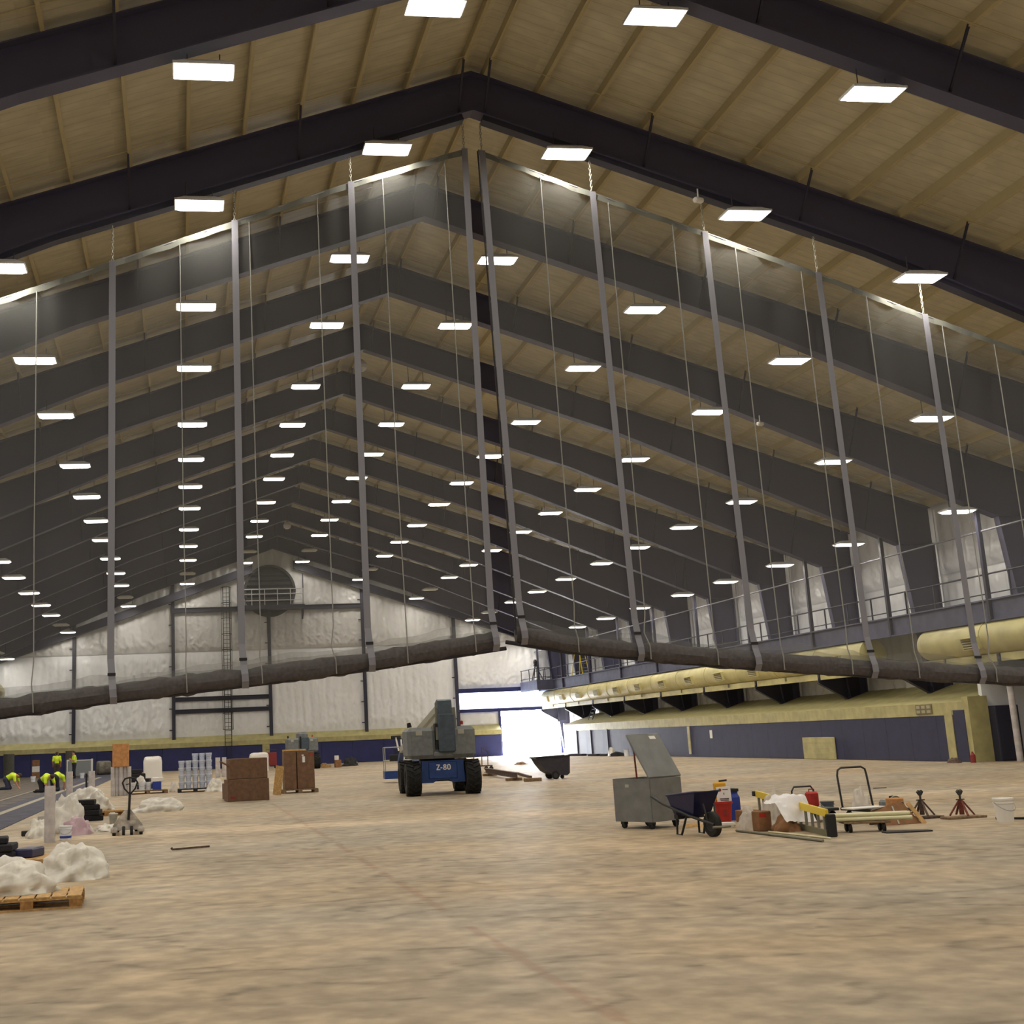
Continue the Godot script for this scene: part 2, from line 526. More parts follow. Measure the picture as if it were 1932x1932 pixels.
func build_shell() -> void:
	# floor
	var s := st()
	slab_top(s, -16.4, 30.8, BACK_Z, END_Z - 0.5, 0.0)
	bx(s, Vector3(7.2, -0.16, -47.4), Vector3(47.2, 0.3, 112.8))
	var o := one("floor", s, mats.floor, "worn beige concrete floor of the hall", "floor")
	o.set_meta("kind", "structure"); o.remove_meta("category")
	s = st()
	bx(s, Vector3(20, -0.12, -134.0), Vector3(90, 0.2, 60))
	o = one("floor", s, mats.outside, "pale concrete yard outside the open door", "floor")
	o.set_meta("kind", "structure"); o.remove_meta("category")
	# running surface in the part being relaid, with lane lines
	var t := structure("floor", "blue grey running surface with white lane lines being relaid")
	s = st(); bx(s, Vector3(-5.55, 0.008, -60.0), Vector3(2.7, 0.016, 84.0)); part(t, "running_surface", s, mats.track_blue)
	s = st(); bx(s, Vector3(-11.3, 0.006, -58.0), Vector3(8.8, 0.012, 86.0)); part(t, "stripped_surface", s, mats.torn, "stripped grey patch of old surface")
	s = st(); bx(s, Vector3(-6.4, 0.01, -50.0), Vector3(1.0, 0.02, 60.0)); part(t, "running_surface", s, mats.track_grey)
	for a in [[-5.32, 0.26, -57.0, 66.0], [-6.84, 0.10, -52.0, 46.0], [-9.5, 0.06, -60.0, 40.0]]:
		s = st(); bx(s, Vector3(a[0], 0.0225, a[2]), Vector3(a[1], 0.004, a[3])); part(t, "lane_line", s, mats.line_white, "white painted lane line")
	# roof
	var roof := structure("ceiling", "ribbed tan liner roof on long purlins")
	var ds := [0.33]
	while ds[ds.size() - 1] < 22.5: ds.append(ds[ds.size() - 1] + 1.325)
	var lz := BACK_Z + 0.4
	var rz := END_Z - 0.5
	var edges := [0.0]
	edges.append_array(ds.slice(1))
	edges[edges.size() - 1] = 23.6
	for side in [-1.0, 1.0]:
		for i in edges.size() - 1:
			s = st()
			var a: float = edges[i]
			var b: float = edges[i + 1]
			var ya := ROOF_Y + 0.22 - SLOPE * a
			var yb := ROOF_Y + 0.22 - SLOPE * b
			var P := [Vector3(RX + side * a, ya, lz), Vector3(RX + side * b, yb, lz), Vector3(RX + side * b, yb, rz), Vector3(RX + side * a, ya, rz)]
			var up := Vector3(side * SLOPE, 1, 0).normalized()
			for lift in [0.0, 0.12]:
				var ord := [0, 1, 2, 0, 2, 3] if (side > 0) == (lift == 0.0) else [0, 2, 1, 0, 3, 2]
				for k in ord:
					var p: Vector3 = P[k]
					s.set_normal(up * (1.0 if lift > 0.0 else -1.0))
					s.set_uv(Vector2(absf(p.x - RX) * 0.7, p.z / 4.8))
					s.add_vertex(p + Vector3(0, lift, 0))
			part(roof, "liner_panel", s, mats.roof)
		for d in ds:
			s = st()
			var x: float = RX + side * d
			bx(s, Vector3(x, ROOF_Y + 0.12 - SLOPE * d, (lz + rz) * 0.5), Vector3(0.03, 0.24, lz - rz))
			bx(s, Vector3(x + 0.035, ROOF_Y + 0.012 - SLOPE * d, (lz + rz) * 0.5), Vector3(0.08, 0.02, lz - rz), Basis(Vector3(0, 0, 1), -side * atan(SLOPE)))
			part(roof, "purlin", s, mat("purlin", c8(186, 172, 132), 0.5))
		for k in range(0, 12):   # bracing rods under the purlins, two in each bay
			for f in [0.16, 0.84]:
				s = st()
				var z: float = frame_z(k) - 6.65 * f + 6.65
				bar(s, Vector3(RX + side * 0.3, ROOF_Y + 0.0 - SLOPE * 0.3, z), Vector3(RX + side * 22.8, ROOF_Y - SLOPE * 22.8, z), 0.022)
				part(roof, "bracing_rod", s, mat("purlin", Color.WHITE))
	# far wall
	var w := structure("wall_far", "far gable wall of white insulation above a blue and yellow base")
	s = st()
	var zc := END_Z - 0.35
	prism(s, [Vector2(-16.4, 5.05), Vector2(30.8, 5.05), Vector2(30.8, roof_at(30.8) + 0.3), Vector2(RX, ROOF_Y + 0.3), Vector2(-16.4, roof_at(-16.4) + 0.3)], 0.3, Transform3D(Basis(), Vector3(0, 0, zc)))
	bx(s, Vector3(2.6, 4.3, zc), Vector3(38.0, 1.5, 0.3))
	bx(s, Vector3(30.4, 4.3, zc), Vector3(0.8, 1.5, 0.3))
	bx(s, Vector3(4.225, 1.775, zc), Vector3(41.25, 3.55, 0.3))
	bx(s, Vector3(30.35, 1.775, zc), Vector3(0.9, 3.55, 0.3))
	part(w, "cladding", s, mats.insulation)
	var cols := [-16.0, -8.08, -0.6, 6.82, 14.24, 21.56, 30.4]
	for i in 6:
		var a: float = cols[i]
		var b: float = cols[i + 1]
		var y0 := 2.4 if i < 5 else 5.2
		var tops := [12.0] if i in [2, 3] else []
		var low := y0
		for yt in [8.9] + tops + [0.0]:
			var tp: Callable = (func(_x): return yt - 0.04) if yt > 0.0 else (func(x): return roof_at(x) - 0.05)
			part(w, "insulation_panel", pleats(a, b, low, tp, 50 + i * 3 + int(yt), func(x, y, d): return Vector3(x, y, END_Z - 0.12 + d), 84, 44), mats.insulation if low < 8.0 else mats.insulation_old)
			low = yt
	part(w, "insulation_panel", pleats(21.6, 24.85, 2.4, func(_x): return 3.5, 77, func(x, y, d): return Vector3(x, y, END_Z - 0.12 + d), 20, 10), mats.insulation)
	for x in cols.slice(1, 6):
		s = st()
		var tall: float = 12.0 if absf(x - 6.82) < 0.1 else roof_at(x) - 0.6
		bx(s, Vector3(x, (tall + 1.9) * 0.5, END_Z + 0.16), Vector3(0.26, tall - 1.9, 0.03))
		bx(s, Vector3(x, (tall + 1.9) * 0.5, END_Z + 0.02), Vector3(0.26, tall - 1.9, 0.03))
		bx(s, Vector3(x, (tall + 1.9) * 0.5, END_Z + 0.09), Vector3(0.03, tall - 1.9, 0.13))
		for q in int(tall / 1.6) - 1: bx(s, Vector3(x - 0.2, 3.0 + q * 1.6, END_Z + 0.02), Vector3(0.28, 0.07, 0.05))
		part(w, "wall_post", s, mats.navy_dark, "dark navy steel wall post")
	for a in [[-0.6, 14.24, 12.1, 0.34], [-0.6, 6.82, 5.28, 0.3], [-0.6, 6.82, 4.36, 0.3], [21.56, 29.6, 5.12, 0.3], [21.56, 30.2, 3.56, 0.24]]:
		s = st()
		var cx: float = (a[0] + a[1]) * 0.5
		for q in [-1.0, 1.0]: bx(s, Vector3(cx, a[2] + q * a[3] * 0.5, END_Z + 0.12), Vector3(a[1] - a[0], 0.03, 0.2))
		bx(s, Vector3(cx, a[2], END_Z + 0.12), Vector3(a[1] - a[0], a[3], 0.03))
		part(w, "wall_beam", s, mats.far_pad if a[0] > 20.0 else mats.navy_dark, "navy steel wall beam")
	for side in [-1.0, 1.0]:
		s = st()
		var b0 := 15.4 if side < 0 else 15.7
		prism(s, [Vector2(RX + side * 1.6, b0 - 0.335 * 1.6), Vector2(RX + side * 23.0, b0 - 0.335 * 23.0), Vector2(RX + side * 23.0, b0 + 0.62 - 0.335 * 23.0), Vector2(RX + side * 1.6, b0 + 0.62 - 0.335 * 1.6)], 0.04, Transform3D(Basis(), Vector3(0, 0, END_Z + 0.5)))
		bar(s, Vector3(RX + side * 1.6, b0 - 0.335 * 1.6, END_Z + 0.5), Vector3(RX + side * 23.0, b0 - 0.335 * 23.0, END_Z + 0.5), 0.4, 0.04)
		part(w, "gable_girder", s, mats.navy_dark, "dark girder along the gable slope")
	# base of the far wall: blue pads under a sloping yellow ledge
	part(w, "ledge", st_ledge(), mats.yellow_paint)
	var px := -16.0
	while px < 24.8:
		s = st()
		var wd := minf(2.42, 24.84 - px)
		cbx(s, Vector3(px + wd * 0.5, 0.83, END_Z + 0.26), Vector3(wd - 0.008, 1.64, 0.5), 0.01)
		var strip := px < 6.7 and px + wd > 6.3
		part(w, "wall_pad", s, mats.far_pad)
		if strip:
			s = st(); bx(s, Vector3(6.35, 0.84, END_Z + 0.53), Vector3(0.55, 1.66, 0.03)); part(w, "yellow_strip", s, mats.yellow_paint)
		px += wd
	# daylight: open door, and fibreglass strip over it
	var dr := structure("door_1", "open overhead doorway full of daylight")
	s = st()
	bx(s, Vector3(24.93, 1.75, END_Z - 0.2), Vector3(0.16, 3.5, 0.62)); bx(s, Vector3(29.82, 1.75, END_Z - 0.2), Vector3(0.16, 3.5, 0.62))
	part(dr, "jamb", s, mats.far_pad)
	var win := structure("window_1", "translucent fibreglass daylight strip beside the open door")
	for i in 5:
		s = st(); bx(s, Vector3(21.6 + 1.66 * i + 0.83, 4.3, END_Z - 0.33), Vector3(1.62, 1.46, 0.012)); part(win, "pane", s, mats.fibreglass)
		s = st(); bx(s, Vector3(21.6 + 1.66 * i, 4.3, END_Z - 0.33), Vector3(0.05, 1.5, 0.05)); part(win, "mullion", s, mats.white)
	# side walls and the wall behind the camera
	var wr := structure("wall_right", "right side wall of white insulation between steel columns")
	s = st(); bx(s, Vector3(WALL_R + 0.25, 5.0, (BACK_Z + END_Z) * 0.5), Vector3(0.25, 10.6, BACK_Z - END_Z + 1.0)); part(wr, "cladding", s, mats.insulation)
	for k in range(0, 12):
		var za := frame_z(k) - 0.1
		var zb := frame_z(k + 1) + 0.1
		for lv in [[2.2, 7.15], [7.2, 10.0]]:
			part(wr, "insulation_panel", pleats(za, zb, lv[0], (func(_x): return lv[1]), 100 + k * 5 + int(lv[0]), func(x, y, d): return Vector3(WALL_R + 0.1 - d, y, x), 44, 34, 0.8), mats.insulation)
	var wl := structure("wall_left", "left side wall of white insulation")
	s = st(); bx(s, Vector3(WALL_L - 0.25, 5.0, (BACK_Z + END_Z) * 0.5), Vector3(0.25, 10.6, BACK_Z - END_Z + 1.0)); part(wl, "cladding", s, mats.insulation)
	var wb := structure("wall_back", "gable wall behind the viewer")
	s = st(); prism(s, [Vector2(-16.4, -0.1), Vector2(30.8, -0.1), Vector2(30.8, roof_at(30.8) + 0.3), Vector2(RX, ROOF_Y + 0.3), Vector2(-16.4, roof_at(-16.4) + 0.3)], 0.3, Transform3D(Basis(), Vector3(0, 0, BACK_Z + 0.2)))
	part(wb, "cladding", s, mats.insulation)

func st_ledge() -> SurfaceTool:
	var s := st()
	var a := -16.0
	var b := 24.84
	var z0 := END_Z - 0.1
	var z1 := END_Z + 0.58
	var P := [Vector2(z0, 1.67), Vector2(z1, 1.67), Vector2(z1, 2.02), Vector2(z0, 2.46)]
	for i in 4:
		var p: Vector2 = P[i]
		var q: Vector2 = P[(i + 1) % 4]
		quad(s, Vector3(a, p.y, p.x), Vector3(b, p.y, p.x), Vector3(b, q.y, q.x), Vector3(a, q.y, q.x))
	quad(s, Vector3(b, 1.67, z0), Vector3(b, 2.46, z0), Vector3(b, 2.02, z1), Vector3(b, 1.67, z1))
	return s

func flanged(s: SurfaceTool, top: Array, bot: Array, z: float, fw := 0.3) -> void:   # an I section: web between two outlines, plates along both
	var poly := top.duplicate()
	var back := bot.duplicate(); back.reverse()
	poly.append_array(back)
	prism(s, poly, 0.025, Transform3D(Basis(), Vector3(0, 0, z)))
	for line in [top, bot]:
		for i in line.size() - 1:
			var p: Vector2 = line[i]
			var q: Vector2 = line[i + 1]
			bar(s, Vector3(p.x, p.y, z), Vector3(q.x, q.y, z), fw, 0.03)

func build_frames() -> void:
	for k in range(-3, 13):
		var label := "dark navy steel gable frame, %s from the near end of the hall" % ordinal(k + 3)
		if k == 0: label = "nearest dark navy gable frame, crossing the top corners of the view"
		elif k == 1: label = "dark navy steel gable frame right above the net curtains"
		elif k > 1: label = "dark navy steel gable frame, %s one beyond the net curtains" % ordinal(k - 2)
		var t := thing("steel_portal", label, "steel frame", Vector3(0, 0, frame_z(k)), 0.0, "gable frames of the hall")
		t.set_meta("kind", "structure"); t.remove_meta("category")
		for side in [-1.0, 1.0]:
			var s := st()
			var top := []
			var bot := []
			for d in [0.0, 10.0, 21.5]:
				top.append(Vector2(RX + side * d, ROOF_Y - 0.02 - SLOPE * d)); bot.append(Vector2(RX + side * d, rafter_bottom(d)))
			top.append(Vector2(RX + side * 23.05, ROOF_Y - 0.02 - SLOPE * 23.05)); bot.append(Vector2(RX + side * 23.05, rafter_bottom(21.5)))
			flanged(s, top, bot, 0.0, 0.42)
			part(t, "rafter", s, mats.navy)
			s = st()
			flanged(s, [Vector2(RX + side * 23.05, rafter_bottom(21.5)), Vector2(RX + side * 23.05, 0.0)], [Vector2(RX + side * 21.55, rafter_bottom(21.5)), Vector2(RX + side * 22.5, 0.0)], 0.0, 0.3)
			part(t, "column", s, mats.navy)
			if side > 0.0:
				s = st(); prism(s, [Vector2(28.02, 3.5), Vector2(29.95, 3.5), Vector2(29.95, 2.55), Vector2(29.4, 2.52), Vector2(28.02, 3.3)], 0.06)
				bar(s, Vector3(28.02, 3.29, 0), Vector3(29.4, 2.51, 0), 0.24, 0.03)
				bx(s, Vector3(29.35, 2.62, 0.0), Vector3(0.16, 0.36, 0.26))
				part(t, "haunch_bracket", s, mats.navy_dark, "dark triangular bracket under the gallery")
			for i in 6:
				s = st()
				var d := 0.33 + 1.325 * 3.0 * i
				for zz in [1.0, -1.0]:
					bar(s, Vector3(RX + side * d, rafter_bottom(d) + 0.1, 0.02 * zz), Vector3(RX + side * d, ROOF_Y + 0.05 - SLOPE * d, zz * 0.95), 0.05, 0.05)
				part(t, "flange_brace", s, mats.navy_dark)

# ---------------------------------------------------------------- gallery, ducts and store rooms along the right wall
func run_z(a: float, b: float) -> Array:
	return [(a + b) * 0.5, absf(b - a)]

func build_right_side() -> void:
	var z0 := 6.0
	var z1 := END_Z + 0.15
	var zc := (z0 + z1) * 0.5
	var lz := z0 - z1
	# gallery
	var t := thing("running_gallery", "slate blue raised gallery along the side wall", "gallery")
	t.set_meta("kind", "structure"); t.remove_meta("category")
	var s := st(); bx(s, Vector3(29.15, 5.45, zc), Vector3(2.1, 0.12, lz)); part(t, "deck", s, mats.slate)
	for k in range(-2, 12):
		s = st(); bx(s, Vector3(28.1, 5.2, frame_z(k) - 3.325), Vector3(0.1, 0.76, 6.61)); bx(s, Vector3(28.02, 5.56, frame_z(k) - 3.325), Vector3(0.16, 0.05, 6.61)); bx(s, Vector3(28.02, 4.84, frame_z(k) - 3.325), Vector3(0.16, 0.05, 6.61))
		part(t, "fascia", s, mats.slate, "slate blue steel edge beam")
	for k in range(-2, 13):
		s = st(); bx(s, Vector3(28.0, 6.86, frame_z(k) + 0.0), Vector3(0.14, 4.0, 0.14)); part(t, "hanger_post", s, mats.navy_dark, "dark hanger post from the roof frame")
	s = st()
	part(t, "top_rail", rail_line(28.05, 6.46, z0, z1, 0.03), mats.navy_dark)
	part(t, "lower_rail", rail_line(28.05, 5.78, z0, z1, 0.022), mats.navy_dark)
	part(t, "pipe", rail_line(28.05, 7.98, z0, z1, 0.035), mat("pipe_grey", c8(104, 104, 116), 0.5))
	for k in range(-2, 12):
		for q in 3:
			s = st(); bx(s, Vector3(28.05, 6.02, frame_z(k) - 1.4 - q * 2.0), Vector3(0.05, 0.86, 0.05)); part(t, "baluster", s, mats.navy_dark)
	# wider landing at the far end
	s = st(); bx(s, Vector3(27.42, 5.45, -100.6), Vector3(1.36, 0.12, 5.0)); part(t, "deck", s, mats.slate)
	s = st(); bx(s, Vector3(26.76, 5.2, -100.6), Vector3(0.1, 0.76, 5.0)); part(t, "fascia", s, mats.slate)
	s = st(); bx(s, Vector3(27.42, 5.2, -98.12), Vector3(1.36, 0.76, 0.1)); part(t, "fascia", s, mats.slate)
	for y in [6.46, 5.78]:
		s = st(); tube(s, [Vector3(28.05, y, -98.1), Vector3(26.76, y, -98.1), Vector3(26.76, y, -103.0)], 0.03, 6); part(t, "landing_rail", s, mats.navy_dark)
	for q in [Vector3(26.76, 6.02, -98.1), Vector3(26.76, 6.02, -100.4), Vector3(26.76, 6.02, -102.8), Vector3(27.4, 6.02, -98.1)]:
		s = st(); bx(s, q, Vector3(0.05, 0.86, 0.05)); part(t, "baluster", s, mats.navy_dark)
	var ld := thing("roof_ladder", "short dark ladder standing on the store room roof near the door", "ladder", Vector3(28.75, 2.36, -90.6))
	for sx in [-0.25, 0.25]:
		s = st(); bar(s, Vector3(sx * 0.3 - 0.4, 0.04, sx), Vector3(sx * 0.3 + 0.1, 1.15, sx), 0.05); part(ld, "stile", s, mats.dark_steel)
	for i in 4:
		s = st(); bar(s, Vector3(-0.3 + i * 0.1, 0.25 + i * 0.24, -0.25), Vector3(-0.3 + i * 0.1, 0.25 + i * 0.24, 0.25), 0.04); part(ld, "rung", s, mats.dark_steel)
	# duct rail
	t = thing("duct_rail", "pale yellow rail beam under the round ducts", "beam")
	t.set_meta("kind", "structure"); t.remove_meta("category")
	for k in range(-1, 12):
		s = st(); bx(s, Vector3(28.12, 3.56, frame_z(k) - 3.325), Vector3(0.06, 0.26, 6.45)); bx(s, Vector3(28.2, 3.69, frame_z(k) - 3.325), Vector3(0.2, 0.03, 6.45)); part(t, "rail_length", s, mats.duct)
		s = st(); bx(s, Vector3(28.1, 3.54, frame_z(k)), Vector3(0.1, 0.32, 0.16)); part(t, "joint_plate", s, mats.navy_dark)
		s = st(); bx(s, Vector3(28.06, 3.62, frame_z(k) - 3.3), Vector3(0.05, 0.18, 0.08)); part(t, "clip", s, mats.alu_dull)
	# ducts
	duct(Vector3(28.35, 4.28, -47.2), Vector3(28.35, 4.28, -8.0), 0.6, "cream yellow round duct with a domed end by the corner column", 5, true)
	duct(Vector3(28.35, 4.28, -101.5), Vector3(28.35, 4.28, -51.2), 0.6, "long cream yellow round duct running to the far daylight door", 12, true)
	duct(Vector3(-13.4, 6.05, -99.5), Vector3(-13.4, 6.05, -60.0), 0.8, "yellow round duct at the left wall", 6, true)
	# store rooms: blue padded front below a yellow band
	var w := structure("wall_store", "low store room front, blue pads under a yellow band")
	var pz := -44.6
	var doorway := 0
	while pz > -95.8:
		var wd := minf(1.83, pz + 95.9)
		if wd < 0.2: break
		s = st(); cbx(s, Vector3(28.0, 0.84, pz - wd * 0.5), Vector3(0.2, 1.66, wd - 0.005), 0.006); part(w, "wall_pad", s, mats.blue_pad)
		pz -= wd
		doorway += 1
	s = st(); bx(s, Vector3(28.0, 1.9, -70.2), Vector3(0.24, 0.46, 51.3)); part(w, "band", s, mats.yellow_paint)
	s = st(); prism(s, [Vector2(27.9, 2.13), Vector2(30.4, 2.88), Vector2(30.4, 2.78), Vector2(27.9, 2.05)], 51.3, Transform3D(Basis(), Vector3(0, 0, -70.2))); part(w, "room_roof", s, mats.yellow_paint)
	s = st(); bx(s, Vector3(29.2, 1.1, -95.95), Vector3(2.5, 2.3, 0.12)); part(w, "end_wall", s, mats.insulation)
	s = st(); bx(s, Vector3(27.885, 0.9, -71.2), Vector3(0.04, 1.5, 0.34)); part(w, "yellow_strip", s, mats.yellow_paint)
	s = st(); bx(s, Vector3(27.885, 0.95, -45.55), Vector3(0.04, 1.8, 0.5)); part(w, "yellow_strip", s, mats.yellow_paint)
	s = st(); bx(s, Vector3(28.26, 1.15, -44.4), Vector3(0.76, 2.3, 0.4)); part(w, "corner_wall", s, mats.yellow_paint)
	s = st(); bx(s, Vector3(29.5, 1.6, -44.5), Vector3(1.8, 3.2, 0.2)); part(w, "corner_wall", s, mats.insulation)
	s = st(); bx(s, Vector3(27.93, 0.92, -44.85), Vector3(0.14, 1.84, 0.7)); part(w, "wall_pad", s, mats.blue_pad)
	for q in [[-89.3, 0.09], [-85.6, 0.07], [-92.6, 0.07]]:
		s = st(); bx(s, Vector3(27.87, 0.85, q[0]), Vector3(0.05, 1.7, q[1] * 2.0)); part(w, "door_stile", s, mats.navy_dark)
	one("wall_hatch", hatch(), mats.yellow_paint, "low yellow hatch panel in the blue padded wall", "hatch", Vector3(27.86, 0.0, -55.9))
	one("wall_notice", box_st(Vector3(0.02, 0.42, 0.32)), mats.paper, "white notice sheet pinned to the blue padded wall", "notice", Vector3(27.87, 1.2, -68.0))
	t = thing("wall_panel", "small grey panel of six pale squares on the yellow band", "panel", Vector3(27.86, 1.92, -47.1))
	part(t, "board", box_st(Vector3(0.03, 0.36, 1.1)), mat("sign_grey", c8(112, 106, 78), 0.7))
	for j in 2:
		for i in 3:
			s = st(); bx(s, Vector3(-0.02, 0.085 - j * 0.17, -0.36 + i * 0.36), Vector3(0.012, 0.11, 0.24)); part(t, "square", s, mat("sign_pale", c8(160, 152, 124), 0.6))
	# things standing near the corner
	t = thing("locker", "tall dark cabinet beside the yellow corner wall", "cabinet", Vector3(29.12, 0, -44.1))
	part(t, "body", box_at(Vector3(0, 0.97, 0), Vector3(0.92, 1.94, 0.5), 0.015), mats.navy_dark)
	part(t, "door", box_at(Vector3(0, 0.97, 0.26), Vector3(0.86, 1.86, 0.02), 0.006), mats.navy_dark)
	part(t, "badge", box_at(Vector3(-0.02, 1.42, 0.275), Vector3(0.3, 0.05, 0.01), 0.004), mats.dark_steel)
	s = st(); tube(s, [Vector3.ZERO, Vector3(0, 3.4, 0)], 0.11, 12)
	one("downpipe", s, mats.white_tube, "white upright pipe beside the dark cabinet", "pipe", Vector3(28.74, 0, -42.9))
	# stepladder and survey tripod on the gallery
	t = thing("stepladder", "tall yellow stepladder standing on the raised gallery", "ladder", Vector3(29.0, 5.51, -94.0), 0.5)
	for sx in [-1.0, 1.0]:
		s = st(); bar(s, Vector3(sx * 0.36, 0, 0.5), Vector3(sx * 0.2, 2.9, 0.0), 0.07, 0.05); part(t, "rail", s, mats.yellow)
		s = st(); bar(s, Vector3(sx * 0.4, 0, -0.6), Vector3(sx * 0.2, 2.9, -0.06), 0.06, 0.04); part(t, "back_rail", s, mats.yellow)
	for i in 8:
		var f := (i + 1) / 9.0
		s = st(); bx(s, Vector3(0, 2.9 * f, 0.5 * (1 - f)), Vector3(lerpf(0.7, 0.4, f), 0.03, 0.09)); part(t, "step", s, mats.alu)
	t = thing("survey_tripod", "grey survey tripod on the gallery at the far wall", "tripod", Vector3(27.45, 5.51, -100.9))
	for i in 3:
		var d := Vector3(cos(i * TAU / 3 + 0.4), 0, sin(i * TAU / 3 + 0.4))
		s = st(); bar(s, d * 0.6, Vector3(0, 1.25, 0) + d * 0.06, 0.06); part(t, "leg", s, mats.dark_steel)
	s = st(); lathe(s, [Vector2(0, 1.22), Vector2(0.16, 1.24), Vector2(0.16, 1.3), Vector2(0.1, 1.34), Vector2(0.14, 1.4), Vector2(0.16, 1.6), Vector2(0.1, 1.74), Vector2(0, 1.76)], 12); part(t, "instrument", s, mats.dark_steel)
	# small things at the foot of the wall
	s = st(); heap(s, Vector3(0.5, 0.45, 0.5), 5, 0.4, 16, 8); one("plastic_bag", s, mats.plastic, "small white bag at the foot of the store room wall", "bag", Vector3(27.25, 0, -83.0))
	one("pail", pail_mesh(0.17, 0.4), mats.pail, "white pail standing at the foot of the store room wall", "bucket", Vector3(27.2, 0, -80.0))
	s = st(); heap(s, Vector3(0.9, 0.25, 0.8), 8, 0.4, 16, 8); one("rag_heap", s, mats.foam, "dark rags at the foot of the store room wall", "rags", Vector3(27.1, 0, -81.6))
	for a in [[26.6, -88.5, 1.9], [27.1, -83.9, 0.9], [26.9, -85.6, 1.2]]:
		s = st(); cbx(s, Vector3(0, 0.07, 0), Vector3(0.4, 0.14, a[2]), 0.02)
		one("timber_block", s, mats.navy_dark, {1.9: "longest dark timber lying by the daylight door", 0.9: "shortest dark timber lying by the store room wall", 1.2: "middle dark timber lying by the store room wall"}[a[2]], "timber", Vector3(a[0], 0, a[1]), 0.2)
	s = st(); heap(s, Vector3(0.4, 0.16, 0.5), 15, 0.4, 16, 8); one("rag_heap", s, mats.rust_grey, "dark brown rags at the foot of the yellow strip", "rags", Vector3(27.3, 0, -44.6))
	s = st(); lathe(s, [Vector2(0, 0), Vector2(0.09, 0.0), Vector2(0.09, 0.26), Vector2(0.04, 0.33), Vector2(0.03, 0.38), Vector2(0, 0.38)], 12)
	one("fire_extinguisher", s, mats.red_dark, "dark red extinguisher on the floor by the corner pad", "extinguisher", Vector3(27.6, 0, -43.9))
	# catwalk, fan and ladder on the far wall
	t = thing("gable_fan", "big round dark fan grille high in the far gable", "fan", Vector3(6.95, 13.45, END_Z + 0.12))
	s = st(); lathe(s, [Vector2(1.85, -0.12), Vector2(2.05, -0.12), Vector2(2.05, 0.16), Vector2(1.85, 0.16), Vector2(1.85, -0.12)], 40, Transform3D(Basis(Vector3.RIGHT, PI / 2), Vector3.ZERO)); part(t, "ring", s, mats.grille)
	s = st(); lathe(s, [Vector2(0, 0.05), Vector2(1.9, 0.05), Vector2(1.9, 0.1), Vector2(0, 0.1)], 40, Transform3D(Basis(Vector3.RIGHT, PI / 2), Vector3(0, 0, -0.12))); part(t, "back_plate", s, mats.black)
	for i in 9:
		var y := -1.6 + i * 0.4
		var hw := sqrt(maxf(0.0, 1.85 * 1.85 - y * y))
		s = st(); bx(s, Vector3(0, y, 0.05), Vector3(hw * 2.0, 0.2, 0.02), Basis(Vector3.RIGHT, 0.6)); part(t, "louvre", s, mats.grille)
	t = thing("catwalk", "dark catwalk with pale double railing under the gable fan", "catwalk", Vector3(6.95, 12.05, END_Z + 0.36))
	s = st(); bx(s, Vector3(0, 0, 0.6), Vector3(5.2, 0.3, 1.3)); part(t, "deck", s, mats.navy_dark)
	s = st(); prism(s, [Vector2(0, -0.1), Vector2(1.2, -0.1), Vector2(0, -0.9)], 0.12, Transform3D(Basis(Vector3.UP, -PI / 2), Vector3(-2.5, 0, 0))); part(t, "bracket", s, mats.navy_dark)
	s = st(); prism(s, [Vector2(0, -0.1), Vector2(1.2, -0.1), Vector2(0, -0.9)], 0.12, Transform3D(Basis(Vector3.UP, -PI / 2), Vector3(2.5, 0, 0))); part(t, "bracket", s, mats.navy_dark)
	for y in [0.5, 1.0, 1.38]:
		s = st(); tube(s, [Vector3(-2.5, y, 1.2), Vector3(2.5, y, 1.2)], 0.035, 6); part(t, "rail", s, mats.rail_white)
	for i in 6:
		s = st(); tube(s, [Vector3(-2.5 + i, 0.15, 1.2), Vector3(-2.5 + i, 1.4, 1.2)], 0.035, 6); part(t, "rail_post", s, mats.rail_white)
	for sx in [-1.0, 1.0]:
		s = st(); bx(s, Vector3(sx * 2.55, 1.3, 0.6), Vector3(0.09, 2.6, 0.09)); part(t, "hanger_post", s, mats.navy_dark)
	t = thing("cage_ladder", "dark caged wall ladder climbing from the floor to the catwalk", "ladder", Vector3(3.5, 0, END_Z + 0.75))
	for sx in [-1.0, 1.0]:
		s = st(); bx(s, Vector3(sx * 0.25, 6.9, 0), Vector3(0.06, 13.8, 0.06)); part(t, "stile", s, mats.grille)
	for i in 44:
		s = st(); bx(s, Vector3(0, 0.4 + i * 0.3, 0), Vector3(0.5, 0.03, 0.03)); part(t, "rung", s, mats.grille)
	for i in 10:
		s = st()
		var pts := []
		for q in 9: pts.append(Vector3(cos(PI * q / 8.0) * 0.38, 2.9 + i * 1.2, sin(PI * q / 8.0) * 0.7))
		tube(s, pts, 0.03, 5); part(t, "cage_hoop", s, mats.grille)
	for q in 5:
		s = st()
		var c := Vector3(cos(PI * q / 4.0) * 0.38, 0, sin(PI * q / 4.0) * 0.7)
		tube(s, [c + Vector3(0, 2.9, 0), c + Vector3(0, 13.7, 0)], 0.02, 5); part(t, "cage_bar", s, mats.grille)

func rail_line(x: float, y: float, a: float, b: float, r: float) -> SurfaceTool:
	var s := st()
	tube(s, [Vector3(x, y, a), Vector3(x, y, b)], r, 8)
	return s

func box_st(size: Vector3) -> SurfaceTool:
	var s := st()
	bx(s, Vector3.ZERO, size)
	return s

func hatch() -> SurfaceTool:
	var s := st()
	cbx(s, Vector3(0, 0.48, 0), Vector3(0.05, 0.94, 3.0), 0.01)
	for i in 3: bx(s, Vector3(-0.03, 0.25 + i * 0.24, 0), Vector3(0.02, 0.03, 2.9))
	return s

